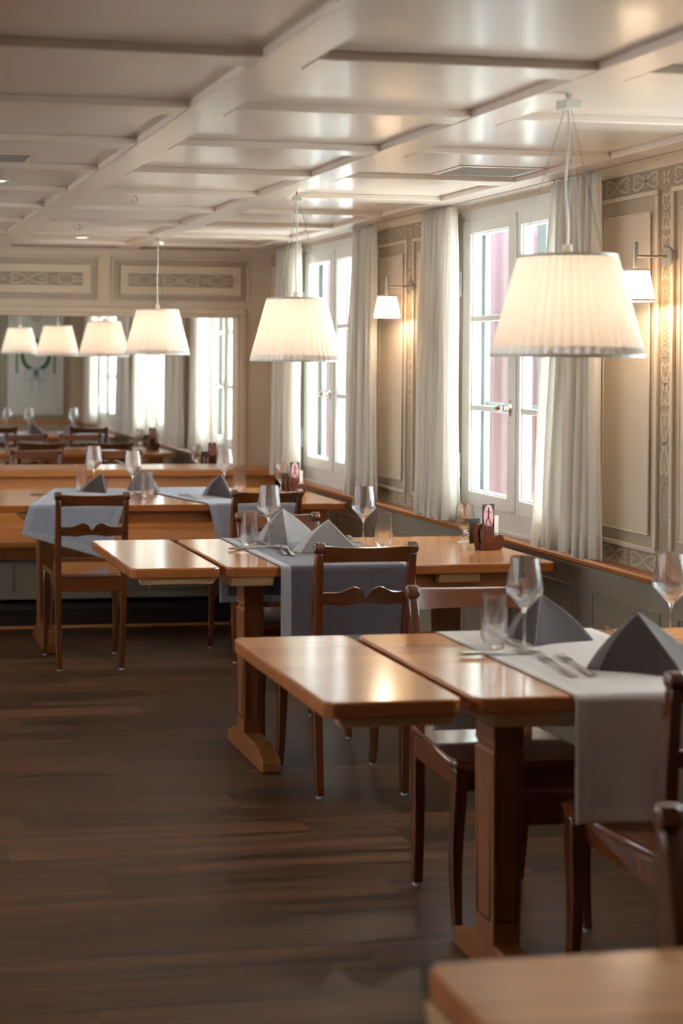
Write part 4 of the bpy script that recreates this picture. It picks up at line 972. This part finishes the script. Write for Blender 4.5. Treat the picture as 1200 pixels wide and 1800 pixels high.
def heartproto():
    """heart-shaped block leaning on one lobe with a slot for cards; origin at base, face towards -X"""
    t = tag(empty('card_holder'), cat='card holder', group='wooden heart card holders on the tables')
    prof = [(-0.034, 0.0), (0.030, 0.0), (0.040, 0.014), (0.042, 0.034), (0.034, 0.048), (0.018, 0.053), (0.004, 0.050), (-0.002, 0.046), (-0.004, 0.060), (-0.012, 0.076), (-0.026, 0.084), (-0.038, 0.080), (-0.046, 0.066), (-0.046, 0.046), (-0.040, 0.022)]
    b = MB(); b.prism(prof, lambda u, v, h: (u, h, v), -0.030, -0.006); b.build('front_slab', M['heart'], t, bevel=0.006, seg=3)
    b = MB(); b.prism([(u*0.98, v) for u, v in prof], lambda u, v, h: (u, h, v), 0.004, 0.030); b.build('rear_slab', M['heart'], t, bevel=0.006, seg=3)
    b = MB(); b.box(-0.032, 0.034, -0.012, 0.010, 0.002, 0.020); b.build('base_block', M['heart'], t)
    return t
M['card_black'] = mat('black_card', srgb(30, 26, 32), 0.4); M['card_pink'] = mat('pink_print', srgb(214, 150, 148), 0.5); M['card_purple'] = mat('plum_print', srgb(120, 50, 70), 0.5)
M['card_cream'] = mat('cream_card', srgb(226, 206, 186), 0.6); M['card_blue'] = mat('blue_print', srgb(60, 84, 140), 0.5); M['card_photo'] = paint('photo_print', srgb(96, 98, 92), 0.5, var=0.45, scale=40)
M['card_white'] = mat('white_card', srgb(236, 234, 230), 0.6)
def card(name, wd, ht, m_, extra=None):
    t = tag(empty(name), cat='card', group='printed cards in the heart holders')
    b = MB(); b.box(-wd/2, wd/2, -0.0008, 0.0008, 0, ht); b.build('sheet', m_, t)
    if extra: extra(t)
    return t
YF_ = lambda u, v, h: (u, -0.0008-h, v)
def dancer(t):
    b = MB(); b.prism([(0.0215*math.cos(a), 0.088+0.040*math.sin(a)) for a in [k*PI/16 for k in range(32)]], YF_, 0, 0.0003); b.build('oval_print', M['card_pink'], t)
    b = MB()
    b.prism([(0.003*math.cos(a), 0.116+0.0036*math.sin(a)) for a in [k*PI/6 for k in range(12)]], YF_, 0.0003, 0.0006)
    b.ribbon([(0, 0.113), (0.001, 0.104), (-0.001, 0.092), (0, 0.084)], 0.0062, YF_, 0.0003, 0.0006)
    b.ribbon([(-0.001, 0.086), (-0.010, 0.075), (-0.012, 0.063)], 0.0042, YF_, 0.0003, 0.0006); b.ribbon([(0.000, 0.086), (0.006, 0.074), (0.011, 0.062)], 0.0042, YF_, 0.0003, 0.0006)
    b.ribbon([(0.001, 0.108), (0.009, 0.102), (0.016, 0.105)], 0.0022, YF_, 0.0003, 0.0006); b.ribbon([(0, 0.108), (-0.008, 0.103), (-0.013, 0.110)], 0.0022, YF_, 0.0003, 0.0006)
    b.build('dancer_print', M['card_black'], t)
    b = MB(); b.prism([(-0.018, 0.060), (0.018, 0.060), (0.014, 0.046), (-0.010, 0.044)], YF_, 0.0003, 0.0006); b.build('floor_print', M['card_purple'], t)
def bluecurve(t):
    b = MB(); b.ribbon([(0.005, 0.02), (0.012, 0.05), (0.012, 0.09), (0.004, 0.115)], 0.012, YF_, 0, 0.0003); b.build('blue_print', M['card_blue'], t)
gob, mos, rab, hrt = gobproto(), mossproto(), rabproto(), heartproto(); hrt.scale = (1.2, 1.2, 1.22)
c1 = card('postcard', 0.053, 0.130, M['card_black'], dancer); c1.scale = (1.15, 1, 1.22); c2 = card('photo_card', 0.05, 0.085, M['card_photo']); c2.scale = (1.1, 1, 1.15); c3 = card('menu_card', 0.05, 0.092, M['card_cream']); c3.scale = (1.1, 1, 1.2); c4 = card('brochure', 0.045, 0.09, M['card_white'], bluecurve); c4.scale = (1.1, 1, 1.2)
DEC = [(2.560, 5.60, 2.560, 5.385, 'of the middle table', 0.35), (2.500, 7.86, 2.50, 7.62, 'of the back table', 0.35), (2.43, 9.50, 2.50, 9.36, 'just behind the ledge of the opening', 0.35), (2.47, 11.50, 2.54, 11.36, 'of the middle table in the next room', 0.35)]
for i, (gx, gy, hx, hy, wh, rz) in enumerate(DEC):
    u = i > 0
    place(gob, u, (gx, gy, ZW), 0, 'goblet with a wooden rabbit inside, window end '+wh)
    o = place(mos, u, (gx, gy, ZW-0.002), 0, 'green moss nest inside the goblet '+wh)
    place(rab, u, (gx-0.004, gy, ZW-0.004), -0.15, 'pale long-eared wooden rabbit inside the goblet '+wh)
    place(hrt, u, (hx, hy, ZW), rz, 'brown heart card holder, window end '+wh)
    ca, sa = math.cos(rz), math.sin(rz)
    def cp(dx, dy): return (hx+dx*ca-dy*sa, hy+dx*sa+dy*ca, ZW+0.020)
    place(c1, u, cp(-0.004, -0.002), rz-0.05, 'black card with pink oval and dancer '+wh); 
    o = place(c2, u, cp(-0.034, 0.0415), rz, 'dark photo card behind the heart holder '+wh)
    o = place(c3, u, cp(0.026, 0.0015), rz, 'cream card in the heart holder '+wh)
    o = place(c4, u, cp(0.042, 0.0420), rz, 'white and blue rearmost card in the holder '+wh)
    if i == 1:
        pass
